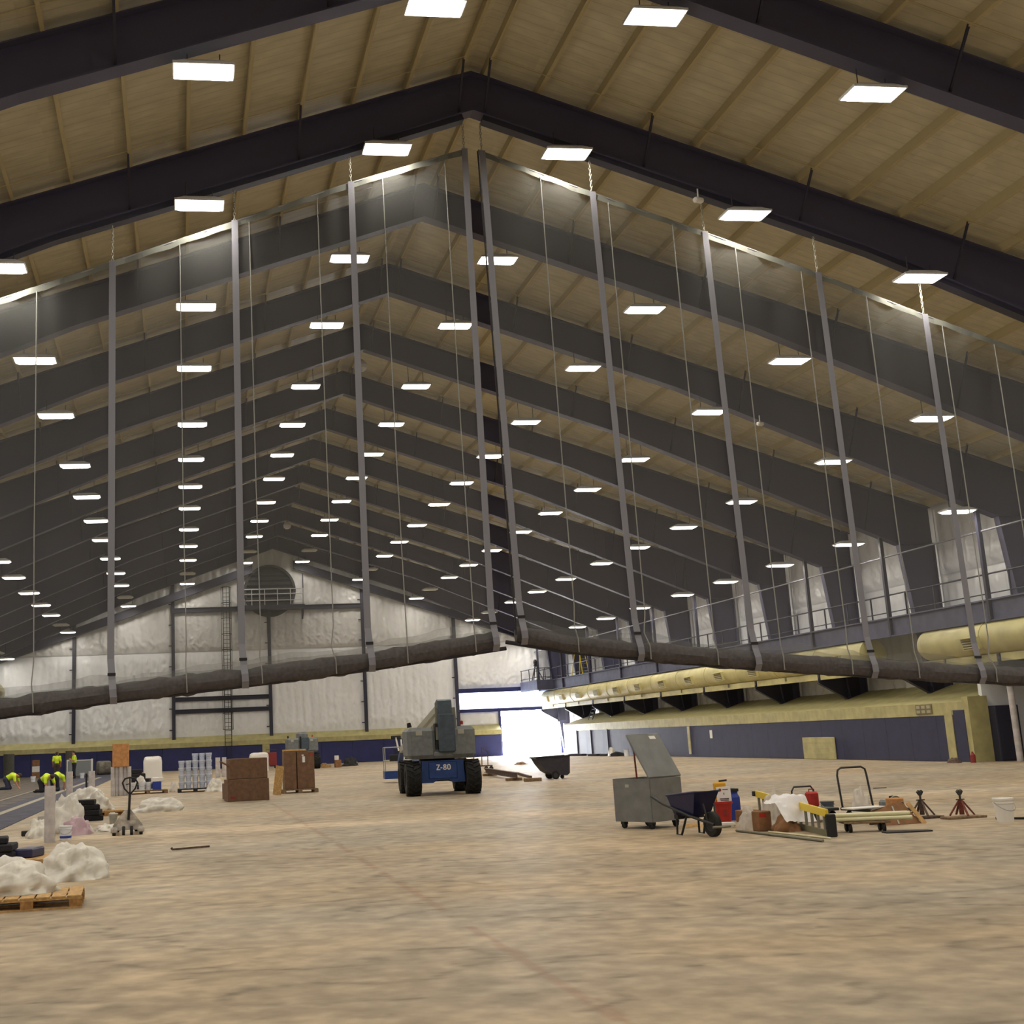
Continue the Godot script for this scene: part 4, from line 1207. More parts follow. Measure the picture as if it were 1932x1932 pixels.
func job_chest() -> void:   # square steel box seen across its near corner
	var t := thing("tool_chest", "grey steel job chest on casters with its lid propped open", "tool chest", Vector3(8.04, 0, -22.7), 0.0)
	var th := deg_to_rad(60.0)
	var u := Vector3(-cos(th), 0, -sin(th))   # near corner to left corner
	var w := Vector3(sin(th), 0, -cos(th))    # near corner to right corner
	var M := -(u + w) * 0.41                  # near corner
	var a := 0.82
	var b := Basis(w, Vector3.UP, w.cross(Vector3.UP))
	for f in [[M + u * a * 0.5, u], [M + w * a * 0.5, w], [M + u * a * 0.5 + w * a, u], [M + w * a * 0.5 + u * a, w]]:   # four sheet walls
		var d: Vector3 = f[1]
		var s := st(); bx(s, f[0] + Vector3(0, 0.48, 0), Vector3(a, 0.72, 0.02), Basis(d, Vector3.UP, d.cross(Vector3.UP))); part(t, "side_panel", s, mats.chest)
	var s := st(); bx(s, Vector3(0, 0.13, 0), Vector3(a, 0.02, a), b); part(t, "bottom", s, mats.chest)
	for q in [u * 0.1 + w * 0.1, u * 0.72 + w * 0.1, u * 0.1 + w * 0.72, u * 0.72 + w * 0.72]:
		var p: Vector3 = M + q
		s = st(); bx(s, p + Vector3(0, 0.1, 0), Vector3(0.1, 0.06, 0.08), b); var cs := part(t, "caster", s, mats.dark_steel)
		wheel(cs, "caster_wheel", p + Vector3(0, 0.055, 0), 0.055, 0.04, 0, 0.6)
	var ph := deg_to_rad(59.0)
	var lv := u * cos(ph) + Vector3.UP * sin(ph)
	var nv := w.cross(lv)
	var lc := M + w * a * 0.5 + Vector3(0, 0.86, 0) + lv * 0.42
	s = st(); cbx(s, lc, Vector3(0.86, 0.86, 0.035), 0.01, Basis(w, lv, nv)); var lid := part(t, "lid", s, mats.chest)
	s = st(); bx(s, lc + lv * 0.34 + w * 0.2 + nv * 0.02 * signf(nv.z), Vector3(0.16, 0.06, 0.004), Basis(w, lv, nv)); part(lid, "decal", s, mats.white, "pale sticker")
	s = st(); bar(s, M + u * 0.3 + Vector3(0, 0.82, 0) + w * 0.03, M + u * 0.32 + w * 0.03 + Vector3(0, 1.38, 0), 0.025); part(t, "prop_rod", s, mats.rust)
	s = st(); bx(s, M + u * 0.5 - w * 0.012 + Vector3(0, 0.72, 0), Vector3(0.08, 0.05, 0.01), Basis(u, Vector3.UP, u.cross(Vector3.UP))); part(t, "decal", s, mats.alu, "worn pale sticker")

func wheelbarrow() -> void:
	var t := thing("wheelbarrow", "dark blue wheelbarrow standing in front of the grey chest", "wheelbarrow", Vector3(8.02, 0, -20.62), 0.0)
	var yaw := 0.24
	var f := Vector3(sin(yaw), 0, cos(yaw))    # towards the wheel
	var r := Vector3(cos(yaw), 0, -sin(yaw))
	var s := st()
	var ring = func(hw: float, l0: float, l1: float, y0: float, y1: float) -> Array:
		return [f * l1 + r * hw * 0.8 + Vector3(0, y1, 0), f * l1 - r * hw * 0.8 + Vector3(0, y1, 0), f * l0 - r * hw + Vector3(0, y0, 0), f * l0 + r * hw + Vector3(0, y0, 0)]
	var top: Array = ring.call(0.29, -0.26, 0.42, 0.62, 0.68)
	var bot: Array = ring.call(0.2, -0.2, 0.24, 0.29, 0.32)
	for i in 4:
		var j := (i + 1) % 4
		quad(s, bot[i], bot[j], top[j], top[i]); quad(s, top[i], top[j], bot[j], bot[i])
	quad(s, bot[0], bot[1], bot[2], bot[3]); quad(s, bot[3], bot[2], bot[1], bot[0])
	part(t, "tray", s, mats.blue_dark, "dark blue steel tray")
	s = st(); tube(s, top, 0.018, 6, false, true); part(t, "rim", s, mats.blue_dark)
	for q in [-1.0, 1.0]:
		s = st(); tube(s, [f * 0.62 + r * q * 0.06 + Vector3(0, 0.19, 0), f * 0.2 + r * q * 0.2 + Vector3(0, 0.31, 0), f * -0.4 + r * q * 0.27 + Vector3(0, 0.48, 0), f * -0.7 + r * q * 0.29 + Vector3(0, 0.6, 0)], 0.022, 8); part(t, "handle", s, mats.dark_steel)
		s = st(); tube(s, [f * -0.14 + r * q * 0.2 + Vector3(0, 0.38, 0), f * -0.16 + r * q * 0.21 + Vector3(0, 0.02, 0), f * -0.04 + r * q * 0.21 + Vector3(0, 0.018, 0), f * 0.1 + r * q * 0.18 + Vector3(0, 0.33, 0)], 0.018, 8); part(t, "leg", s, mats.black)
		s = st(); tube(s, [f * 0.5 + r * q * 0.07 + Vector3(0, 0.18, 0), f * 0.44 + r * q * 0.1 + Vector3(0, 0.5, 0)], 0.014, 6); part(t, "tray_brace", s, mats.dark_steel)
	s = st(); bx(s, f * -0.1 + Vector3(0, 0.29, 0), Vector3(0.5, 0.06, 0.1), Basis(r, Vector3.UP, r.cross(Vector3.UP))); part(t, "cross_bar", s, mats.black)
	s = st(); tube(s, [f * 0.72 + r * -0.16 + Vector3(0, 0.16, 0), f * 0.78 + Vector3(0, 0.16, 0), f * 0.72 + r * 0.16 + Vector3(0, 0.16, 0)], 0.02, 6); part(t, "nose_guard", s, mats.alu_dull)
	wheel(t, "wheel", f * 0.5 + Vector3(0, 0.19, 0), 0.19, 0.1, 0, yaw, "dark_steel")

func pallet_jack() -> void:
	var t := thing("pallet_jack", "dusty grey pallet jack with a black loop handle", "pallet jack", Vector3(-1.12, 0, -28.3), 0.05)
	var s := st(); prism(s, [Vector2(-0.32, 0.1), Vector2(0.32, 0.1), Vector2(0.3, 0.2), Vector2(0.07, 0.5), Vector2(-0.05, 0.5), Vector2(-0.29, 0.2)], 0.12); part(t, "pump_frame", s, mat("jack_grey", c8(206, 199, 189), 0.7, 0.0, "blotch", 1.5))
	for sx in [-1.0, 1.0]:
		s = st(); cbx(s, Vector3(sx * 0.2, 0.12, -0.62), Vector3(0.16, 0.07, 1.2), 0.02); part(t, "fork", s, mat("jack_grey", Color.WHITE))
		wheel(t, "fork_roller", Vector3(sx * 0.2, 0.045, -1.1), 0.045, 0.08)
		wheel(t, "steer_wheel", Vector3(sx * 0.08, 0.09, 0.1), 0.09, 0.06)
		s = st(); cbx(s, Vector3(sx * 0.27, 0.1, 0.04), Vector3(0.14, 0.14, 0.2), 0.04); part(t, "wheel_guard", s, mat("jack_grey", Color.WHITE))
		wheel(t, "stabiliser_wheel", Vector3(sx * 0.27, 0.05, 0.08), 0.05, 0.07)
	s = st(); tube(s, [Vector3(0.02, 0.3, 0.06), Vector3(0.05, 0.85, 0.1)], 0.026, 8); part(t, "tow_bar", s, mats.black)
	s = st(); tube(s, [Vector3(0.05, 0.8, 0.1), Vector3(-0.06, 0.92, 0.1), Vector3(-0.1, 1.04, 0.1), Vector3(-0.05, 1.12, 0.1), Vector3(0.05, 1.14, 0.1), Vector3(0.15, 1.12, 0.1), Vector3(0.2, 1.04, 0.1), Vector3(0.16, 0.92, 0.1)], 0.018, 8, false, true); part(t, "loop_handle", s, mats.black)
	s = st(); bar(s, Vector3(0.05, 0.85, 0.1), Vector3(0.05, 1.13, 0.1), 0.03); part(t, "grip_post", s, mats.black)
	s = st(); bar(s, Vector3(0.05, 1.02, 0.11), Vector3(-0.03, 1.0, 0.12), 0.02); part(t, "release_lever", s, mats.dark_steel)

# ---------------------------------------------------------------- small builders
func pail_mesh(r: float, h: float) -> SurfaceTool:
	var s := st()
	lathe(s, [Vector2(0, 0), Vector2(r * 0.88, 0), Vector2(r * 0.97, h * 0.78), Vector2(r * 1.03, h * 0.8), Vector2(r * 1.03, h * 0.84), Vector2(r * 0.99, h * 0.85), Vector2(r * 1.0, h * 0.93), Vector2(r * 1.07, h * 0.94), Vector2(r * 1.07, h), Vector2(r * 0.9, h), Vector2(r * 0.88, h * 0.98), Vector2(0, h * 0.98)], 20)
	return s

func pail(at: Vector3, r: float, h: float, label: String, group := "", body := "pail", band := "", lid := "pail") -> Node3D:
	var t := thing("pail", label, "bucket", at, 0.0, group)
	var s := st()
	lathe(s, [Vector2(0, 0), Vector2(r * 0.84, 0), Vector2(r * 0.96, h * 0.76), Vector2(r * 1.03, h * 0.78), Vector2(r * 1.03, h * 0.83), Vector2(r * 0.97, h * 0.84), Vector2(r, h * 0.93), Vector2(0, h * 0.93)], 20)
	part(t, "tub", s, mats[body])
	s = st(); lathe(s, [Vector2(r * 0.9, h * 0.92), Vector2(r * 1.07, h * 0.92), Vector2(r * 1.07, h), Vector2(r * 0.9, h), Vector2(r * 0.88, h * 0.98), Vector2(0, h * 0.98)], 20); part(t, "lid", s, mats[lid])
	if band:
		s = st(); lathe(s, [Vector2(r * 0.9, h * 0.14), Vector2(r * 0.915, h * 0.14), Vector2(r * 0.93, h * 0.3), Vector2(r * 0.9, h * 0.3)], 20); part(t, "stripe", s, mats[band])
	s = st()
	var pts := []
	for i in 9:
		var a := PI * i / 8.0
		pts.append(Vector3(cos(a) * r * 1.08, h * 0.84 - sin(a) * r * 0.9, sin(a) * r * 0.55 + r * 0.75 * sin(a)))
	tube(s, pts, 0.006, 5); part(t, "bail_handle", s, mats.steel)
	return t

func pallet(at: Vector3, turn: float, label: String, m := "wood", w := 1.2, d := 1.0) -> Node3D:
	var t := thing("pallet", label, "pallet", at, turn, "wooden pallets")
	for i in 7:
		var s := st(); cbx(s, Vector3(-w * 0.5 + w * (i + 0.5) / 7.0, 0.131, 0), Vector3(w / 7.0 - 0.018, 0.02, d), 0.004); part(t, "deck_board", s, mats[m])
	for z in [-d * 0.5 + 0.05, 0.0, d * 0.5 - 0.05]:
		var s := st(); bx(s, Vector3(0, 0.11, z), Vector3(w, 0.022, 0.09)); part(t, "stringer_board", s, mats[m])
		s = st(); bx(s, Vector3(0, 0.01, z), Vector3(w, 0.02, 0.09)); part(t, "bottom_board", s, mats[m])
		for x in [-w * 0.5 + 0.07, 0.0, w * 0.5 - 0.07]:
			s = st(); bx(s, Vector3(x, 0.06, z), Vector3(0.14, 0.08, 0.09)); part(t, "block", s, mats.wood_edge if m == "wood" else mats[m])
	return t

func carton(at: Vector3, size: Vector3, turn: float, label: String, m := "card", tape := true, group := "") -> Node3D:
	var t := thing("carton", label, "box", at, turn, group)
	part(t, "box", box_at(Vector3(0, size.y * 0.5, 0), size, 0.012), mats[m])
	if tape:
		var s := st(); bx(s, Vector3(0, size.y + 0.001, 0), Vector3(size.x * 0.98, 0.003, 0.06)); part(t, "tape", s, mats.wood_edge)
	return t

func paper_tube(at: Vector3, h: float, r: float, label: String, group := "upright white tubes") -> void:
	var t := thing("paper_tube", label, "tube", at, 0.0, group)
	var s := st(); lathe(s, [Vector2(r * 0.86, 0), Vector2(r, 0), Vector2(r, h), Vector2(r * 0.86, h), Vector2(r * 0.86, 0)], 20); part(t, "wall", s, mats.white_tube)
	s = st(); lathe(s, [Vector2(0, h - 0.03), Vector2(r * 0.86, h - 0.03), Vector2(r * 0.86, h - 0.01), Vector2(0, h - 0.01)], 20); part(t, "end_plug", s, mats.white)

func soft_heap(called: String, at: Vector3, size: Vector3, sd: int, label: String, category: String, m := "plastic", crease := 0.35, turn := 0.0) -> void:
	var s := st()
	heap(s, size, sd, crease, 36, 16)
	one(called, s, mats[m], label, category, at, turn)

func foam_stack(at: Vector3, slabs: Array, label: String, turn := 0.0) -> void:   # loose slabs, each its own thing
	var y := at.y
	for i in slabs.size():
		var a: Array = slabs[i]   # width, height, depth, dx, turn
		var s := st(); cbx(s, Vector3(0, a[1] * 0.5, 0), Vector3(a[0], a[1], a[2]), 0.02)
		one("foam_slab", s, mats.foam, label % ["bottom", "second", "third", "fourth", "top"][i], "foam slab", Vector3(at.x + a[3], y, at.z), turn + a[4], "black foam slabs")
		y += a[1] + 0.001

# ---------------------------------------------------------------- materials on the left
func build_left_materials() -> void:
	pallet(Vector3(-1.74, 0, -16.15), 0.04, "pale wooden pallet lowest at the left edge")
	soft_heap("plastic_sheeting", Vector3(-2.0, 0.142, -16.3), Vector3(0.9, 0.34, 0.62), 3, "crumpled white sheeting lying on the lowest pallet", "sheeting", "plastic", 0.5)
	soft_heap("plastic_sheeting", Vector3(-1.5, 0, -19.25), Vector3(0.8, 0.4, 0.7), 14, "clump of clear white plastic on the floor beside a pallet", "sheeting", "plastic", 0.55)
	pallet(Vector3(-2.62, 0, -21.75), -0.12, "pale wooden pallet carrying dark foam slabs")
	foam_stack(Vector3(-2.98, 0.142, -21.75), [[0.86, 0.11, 0.62, 0.0, 0.05], [0.84, 0.11, 0.6, -0.01, -0.04], [0.7, 0.1, 0.55, -0.05, 0.1]], "%s dark grey foam slab stacked on the pallet at the left edge")
	var s := st(); cbx(s, Vector3(0, 0.07, 0), Vector3(0.3, 0.14, 0.5), 0.02)
	one("foam_slab", s, mats.blue_dark, "short navy foam offcut beside the slabs on the pallet", "foam slab", Vector3(-2.36, 0.142, -21.75), -0.3, "black foam slabs")
	paper_tube(Vector3(-2.57, 0, -27.2), 1.07, 0.105, "nearest white tube standing upright beside a striped pail")
	pail(Vector3(-2.31, 0, -27.75), 0.125, 0.27, "small white pail with a blue stripe beside the nearest tube", "", "pail", "blue_label")
	carton(Vector3(-3.3, 0, -29.7), Vector3(0.18, 0.11, 0.16), 0.2, "small black box on the floor left of the nearest tube", "black", false)
	soft_heap("plastic_bag", Vector3(-2.95, 0, -28.9), Vector3(0.44, 0.36, 0.4), 21, "crumpled clear bag left of the nearest tube", "bag", "plastic", 0.4)
	s = st(); lathe(s, [Vector2(0, 0), Vector2(0.08, 0), Vector2(0.08, 0.34), Vector2(0, 0.34)], 14)
	one("paper_core", s, mats.white_tube, "short grey paper core behind the nearest tube", "tube", Vector3(-3.1, 0, -30.9))
	soft_heap("plastic_sheeting", Vector3(-2.5, 0, -30.2), Vector3(0.82, 0.66, 0.8), 33, "tall heap of white sheeting behind the nearest tube", "sheeting", "plastic", 0.45)
	soft_heap("plastic_bag", Vector3(-2.2, 0, -29.35), Vector3(0.55, 0.32, 0.4), 41, "pinkish bag in front of the tall heap of sheeting", "bag", "plastic_pink", 0.4)
	soft_heap("plastic_sheeting", Vector3(-1.6, 0, -30.0), Vector3(0.5, 0.14, 0.5), 44, "flat edge of clear sheeting spread beside the pink bag", "sheeting", "plastic", 0.4)
	paper_tube(Vector3(-3.72, 0, -46.0), 1.07, 0.11, "white tube standing upright on the blue surface behind the heap")
	paper_tube(Vector3(-2.93, 0, -45.0), 1.07, 0.105, "white tube standing upright next to a black post")
	s = st(); cbx(s, Vector3(0, 0.5, 0), Vector3(0.06, 1.0, 0.06), 0.01); cbx(s, Vector3(0, 0.015, 0), Vector3(0.1, 0.03, 0.1), 0.005)
	one("post", s, mats.black, "thin black post beside a white tube", "post", Vector3(-3.1, 0, -45.0))
	foam_stack(Vector3(-2.38, 0, -34.9), [[0.66, 0.13, 0.6, 0.06, 0.1], [0.64, 0.13, 0.6, 0.02, -0.08], [0.6, 0.13, 0.55, 0.0, 0.14], [0.5, 0.12, 0.5, -0.05, -0.05]], "%s black foam slab of the pile near the pallet jack")
	pallet(Vector3(-2.12, 0, -37.1), 0.3, "wooden pallet behind the pallet jack")
	pail(Vector3(-1.62, 0, -32.6), 0.1, 0.25, "small grey pail between the foam pile and the pallet jack", "", "alu")
	soft_heap("plastic_sheeting", Vector3(-2.8, 0, -41.2), Vector3(1.2, 0.62, 1.0), 52, "white sheeting heaped behind the wooden pallet", "sheeting", "plastic", 0.45)
	soft_heap("plastic_sheeting", Vector3(-2.25, 0.142, -37.2), Vector3(0.7, 0.42, 0.6), 55, "white sheeting on the pallet behind the pallet jack", "sheeting", "plastic", 0.45)
	soft_heap("plastic_sheeting", Vector3(-0.66, 0, -38.0), Vector3(1.25, 0.32, 0.8), 61, "long flat heap of white sheeting right of the pallet jack", "sheeting", "plastic", 0.35)
	# upright tubes with a carton on top
	for i in 5:
		paper_tube(Vector3(-2.62 + i * 0.155, 0, -52.3 - 0.08 * (i % 2)), 1.08, 0.075, "%s of five slim tubes under the orange carton" % ["leftmost", "second", "middle", "fourth", "rightmost"][i], "slim tubes under the carton")
	carton(Vector3(-2.32, 1.081, -52.34), Vector3(0.62, 0.86, 0.3), 0.0, "orange-brown carton standing on the slim tubes", "card_orange", false)
	foam_stack(Vector3(-1.75, 0, -60.0), [[0.95, 0.22, 0.8, 0.05, 0.1], [0.8, 0.22, 0.7, -0.05, -0.1], [0.62, 0.22, 0.6, -0.16, 0.05], [0.45, 0.18, 0.5, -0.22, 0.0]], "%s black foam slab of the far pile behind the pails")
	s = st(); draped(s, Vector3(1.1, 1.22, 0.9), 70); one("covered_pile", s, mats.white, "tall white draped pile near the far blue wall", "draped pile", Vector3(-1.75, 0, -82.0))
	pallet(Vector3(-1.35, 0, -53.4), 0.1, "grey pallet carrying loose pails", "wood_grey", 1.5, 1.0)
	for a in [[-1.85, -53.2, "pail", "leftmost white pail on the grey pallet"], [-1.55, -53.05, "pail", "middle white pail on the grey pallet"], [-1.31, -53.3, "pail", "white pail next to the blue box on the grey pallet"]]:
		pail(Vector3(a[0], 0.142, a[1]), 0.125, 0.3, a[3], "pails on the grey pallet", a[2])
	carton(Vector3(-0.98, 0.142, -53.35), Vector3(0.34, 0.3, 0.34), 0.0, "blue box on the grey pallet", "blue_label", false)
	carton(Vector3(-0.95, 0.443, -53.35), Vector3(0.42, 0.16, 0.34), 0.1, "white box on top of the blue box", "white", false)
	soft_heap("plastic_bag", Vector3(-1.6, 0.445, -53.2), Vector3(0.3, 0.22, 0.25), 75, "small white bag on top of the loose pails", "bag", "plastic", 0.4)
	# stack of pails
	pallet(Vector3(0.5, 0, -52.9), 0.03, "black pallet under the stack of pale pails", "black", 1.36, 0.8)
	var first: Node3D = null
	for lv in 4:
		for ix in 5:
			for iz in 2:
				var p := Vector3(0.5 + (ix - 2) * 0.262, 0.142 + lv * 0.262, -52.68 - iz * 0.3)
				var lb := "pale pail in the %s layer of the stack, %s in the %s row" % [["bottom", "second", "third", "top"][lv], ["leftmost", "second", "middle", "fourth", "rightmost"][ix], ["front", "back"][iz]]
				if first == null: first = pail(p, 0.115, 0.26, lb, "pails stacked on the black pallet", "pail_blue")
				else: copy_of(first, p, 0.0, lb)
	for i in 3: copy_of(first, Vector3(0.762 + (i - 1) * 0.262, 0.142 + 4 * 0.262, -52.95), 0.0, "loose pail lying over the stack of pails, %s of three" % ["leftmost", "middle", "rightmost"][i])
	soft_heap("plastic_bag", Vector3(1.3, 0, -52.2), Vector3(0.7, 0.42, 0.5), 81, "crumpled wrapping right of the stacked pails", "bag", "plastic", 0.45)
	soft_heap("plastic_bag", Vector3(-0.34, 0, -53.9), Vector3(0.3, 0.34, 0.3), 83, "crumpled wrapping left of the stacked pails", "bag", "clear_bag", 0.4)
	paper_tube(Vector3(1.95, 0, -75.0), 1.07, 0.13, "left one of two far white tubes beyond the brown cartons")
	paper_tube(Vector3(2.3, 0, -75.0), 1.07, 0.12, "right one of two far white tubes beyond the brown cartons")
	# stick on the floor
	s = st(); bar(s, Vector3(-0.33, 0.02, 0.13), Vector3(0.3, 0.02, -0.13), 0.03, 0.03); bar(s, Vector3(-0.33, 0.02, 0.13), Vector3(-0.345, 0.05, 0.125), 0.03)
	one("wood_strip", s, mats.rust_grey, "thin brown strip of wood lying alone on the floor", "wood strip", Vector3(0.15, 0, -23.5))
	# far left corner, by the end wall
	for a in [[-12.2, -98.6, 0.38, 1.75, "tall grey roll of matting by the far wall, leftmost"], [-8.0, -99.0, 0.3, 1.8, "tall grey roll of matting behind the standing workers"]]:
		s = st(); lathe(s, [Vector2(0, 0), Vector2(a[2], 0), Vector2(a[2] * 1.02, a[3] * 0.5), Vector2(a[2], a[3]), Vector2(a[2] * 0.5, a[3]), Vector2(a[2] * 0.48, a[3] - 0.04), Vector2(0, a[3] - 0.04)], 20)
		one("matting_roll", s, mat("matting", c8(104, 104, 96), 0.95, 0.0, "fine", 1.0), a[4], "roll", Vector3(a[0], 0, a[1]), 0.0, "rolls of matting")
	for a in [[-5.6, -99.0, "left one of two grey bales lying by the far wall"], [-4.4, -99.3, "right one of two grey bales lying by the far wall"]]:
		s = st(); lathe(s, [Vector2(0, -0.5), Vector2(0.44, -0.5), Vector2(0.49, -0.36), Vector2(0.5, 0.36), Vector2(0.44, 0.5), Vector2(0, 0.5)], 22, Transform3D(Basis(Vector3(0, 0, 1), PI / 2), Vector3(0, 0.5, 0)))
		one("bale", s, mat("bale", c8(150, 144, 130), 0.9, 0.0, "blotch", 0.8), a[2], "bale", Vector3(a[0], 0, a[1]), 0.15, "grey bales")
	var t := thing("mesh_crate", "grey wire mesh crate with white posts by the far wall", "crate", Vector3(-7.0, 0, -95.2))
	for z in [-0.5, 0.5]:
		s = st(); bx(s, Vector3(0, 0.6, z), Vector3(1.6, 1.0, 0.02)); part(t, "mesh_side", s, mat("mesh_grey", c8(130, 134, 138), 0.6, 0.2))
		for x in [-0.82, 0.82]:
			s = st(); bx(s, Vector3(x, 0.6, z), Vector3(0.07, 1.2, 0.07)); part(t, "post", s, mats.white)
		s = st(); bx(s, Vector3(0, 1.13, z), Vector3(1.6, 0.05, 0.05)); part(t, "top_rail", s, mats.white)
	s = st(); bx(s, Vector3(0, 0.12, 0), Vector3(1.6, 0.05, 1.0)); part(t, "floor_panel", s, mats.dark_steel)
	for a in [[0.0, "bottom"], [0.42, "middle"], [0.84, "top"]]:
		carton(Vector3(-10.3, a[0], -98.4), Vector3(0.5, 0.41, 0.5), 0.1 * a[0], "%s carton of the stack near the far wall behind the workers" % a[1], "card" if a[1] != "middle" else "white", false, "cartons near the far wall")
	pail(Vector3(-9.0, 0.02, -84.5), 0.15, 0.34, "white pail on the stripped surface between the workers")
	pail(Vector3(-6.4, 0.02, -89.0), 0.15, 0.34, "white pail beside the wire mesh crate")

# ---------------------------------------------------------------- middle
func build_center_materials() -> void:
	var t := carton(Vector3(1.98, 0, -42.35), Vector3(1.3, 0.66, 0.7), 0.14, "large brown carton lying under another carton", "card_dark")
	var s := st(); bx(s, Vector3(-0.5, 0.12, 0.352), Vector3(0.14, 0.07, 0.004)); part(t, "print", s, mats.red_dark, "faint red print")
	s = st(); bx(s, Vector3(-0.15, 0.001, 0.36), Vector3(0.9, 0.002, 0.1)); part(t, "bottom_flap", s, mats.card_dark)
	t = carton(Vector3(2.0, 0.664, -42.35), Vector3(1.18, 0.62, 0.62), 0.16, "long brown carton on top of a larger carton", "card_dark")
	s = st(); bx(s, Vector3(-0.72, 0.48, 0.1), Vector3(0.3, 0.012, 0.5), Basis(Vector3(0, 0, 1), -0.5)); part(t, "open_flap", s, mats.card)
	carton(Vector3(1.55, 0.0, -44.2), Vector3(0.5, 0.5, 0.4), 0.1, "small brown carton behind the stacked brown cartons", "card_dark", false)
	# tall cartons on a pallet
	pallet(Vector3(3.98, 0, -46.6), 0.05, "dark pallet under the two tall brown cartons", "wood_grey", 1.25, 0.8)
	t = carton(Vector3(4.2, 0.142, -46.55), Vector3(0.6, 1.24, 0.55), 0.05, "wider of two tall brown cartons on a pallet, with white label", "card_dark")
	s = st(); bx(s, Vector3(-0.07, 0.98, 0.277), Vector3(0.09, 0.2, 0.004)); part(t, "label_sheet", s, mats.paper, "white paper label")
	s = st(); bx(s, Vector3(-0.1, 1.12, 0.277), Vector3(0.07, 0.04, 0.004)); part(t, "label_sheet", s, mats.paper, "white paper label")
	s = st(); bx(s, Vector3(0.2, 1.14, 0.277), Vector3(0.08, 0.09, 0.004)); part(t, "sticker", s, mats.red, "red sticker")
	t = carton(Vector3(3.66, 0.142, -46.5), Vector3(0.42, 1.26, 0.55), 0.05, "narrower of two tall brown cartons on a pallet", "card_dark")
	s = st(); cbx(s, Vector3(0, 0.02, 0), Vector3(0.8, 0.06, 0.5), 0.01)
	one("flat_board", s, mats.wood, "tan board lying on the two tall cartons", "board", Vector3(3.85, 1.418, -46.55))
	s = st(); bx(s, Vector3(0, 0.48, 0), Vector3(0.32, 0.96, 0.02))
	var pl := one("plywood_board", s, mats.wood, "tan plywood board leaning against the tall cartons", "board", Vector3(3.14, 0.0, -45.6), 0.5)
	pl.rotation.z = -0.17
	# far middle
	s = st(); draped(s, Vector3(1.25, 1.15, 0.9), 90); one("foam_block", s, mats.white, "cream wrapped block far behind the brown cartons", "block", Vector3(4.9, 0, -87.0))
	t = thing("tool_cart", "red tool cart far behind the tall cartons", "tool cart", Vector3(6.15, 0, -94.0))
	part(t, "body", box_at(Vector3(0, 0.65, 0), Vector3(0.75, 0.9, 0.5), 0.02), mats.red_dark)
	for i in 3:
		s = st(); bx(s, Vector3(0, 0.4 + i * 0.27, 0.26), Vector3(0.68, 0.22, 0.02)); part(t, "drawer", s, mats.red_dark)
	for x in [-0.28, 0.28]: wheel(t, "wheel", Vector3(x, 0.1, 0.2), 0.1, 0.06, 0, PI / 2)
	s = st(); tube(s, [Vector3(-0.36, 1.0, 0.2), Vector3(-0.36, 1.3, 0.25), Vector3(0.36, 1.3, 0.25), Vector3(0.36, 1.0, 0.2)], 0.02, 6); part(t, "handle", s, mats.dark_steel)
	carton(Vector3(10.05, 0, -87.3), Vector3(0.4, 0.48, 0.4), 0.1, "small brown carton with a white roll on it, far away", "card", false)
	s = st(); lathe(s, [Vector2(0, 0), Vector2(0.14, 0), Vector2(0.15, 0.14), Vector2(0.14, 0.28), Vector2(0, 0.28)], 16)
	one("paper_roll", s, mats.white, "bright white roll standing on a small far carton", "roll", Vector3(9.98, 0.481, -87.3))
	s = st(); cbx(s, Vector3(0, 0.1, 0), Vector3(1.1, 0.14, 0.3), 0.01); cbx(s, Vector3(0.1, 0.24, 0), Vector3(0.3, 0.14, 0.2), 0.01)
	one("timber_block", s, mats.wood, "pale timber lying left of the small far carton", "timber", Vector3(9.1, 0, -87.8))
	soft_heap("rag_heap", Vector3(11.2, 0, -90.0), Vector3(0.9, 0.5, 0.6), 93, "dark rubbish right of the small far carton", "rags", "black", 0.5)
	soft_heap("rag_heap", Vector3(18.4, 0, -72.0), Vector3(0.6, 0.12, 0.5), 97, "brown scrap on the floor beyond the rusty cart", "rags", "wood_grey", 0.5)

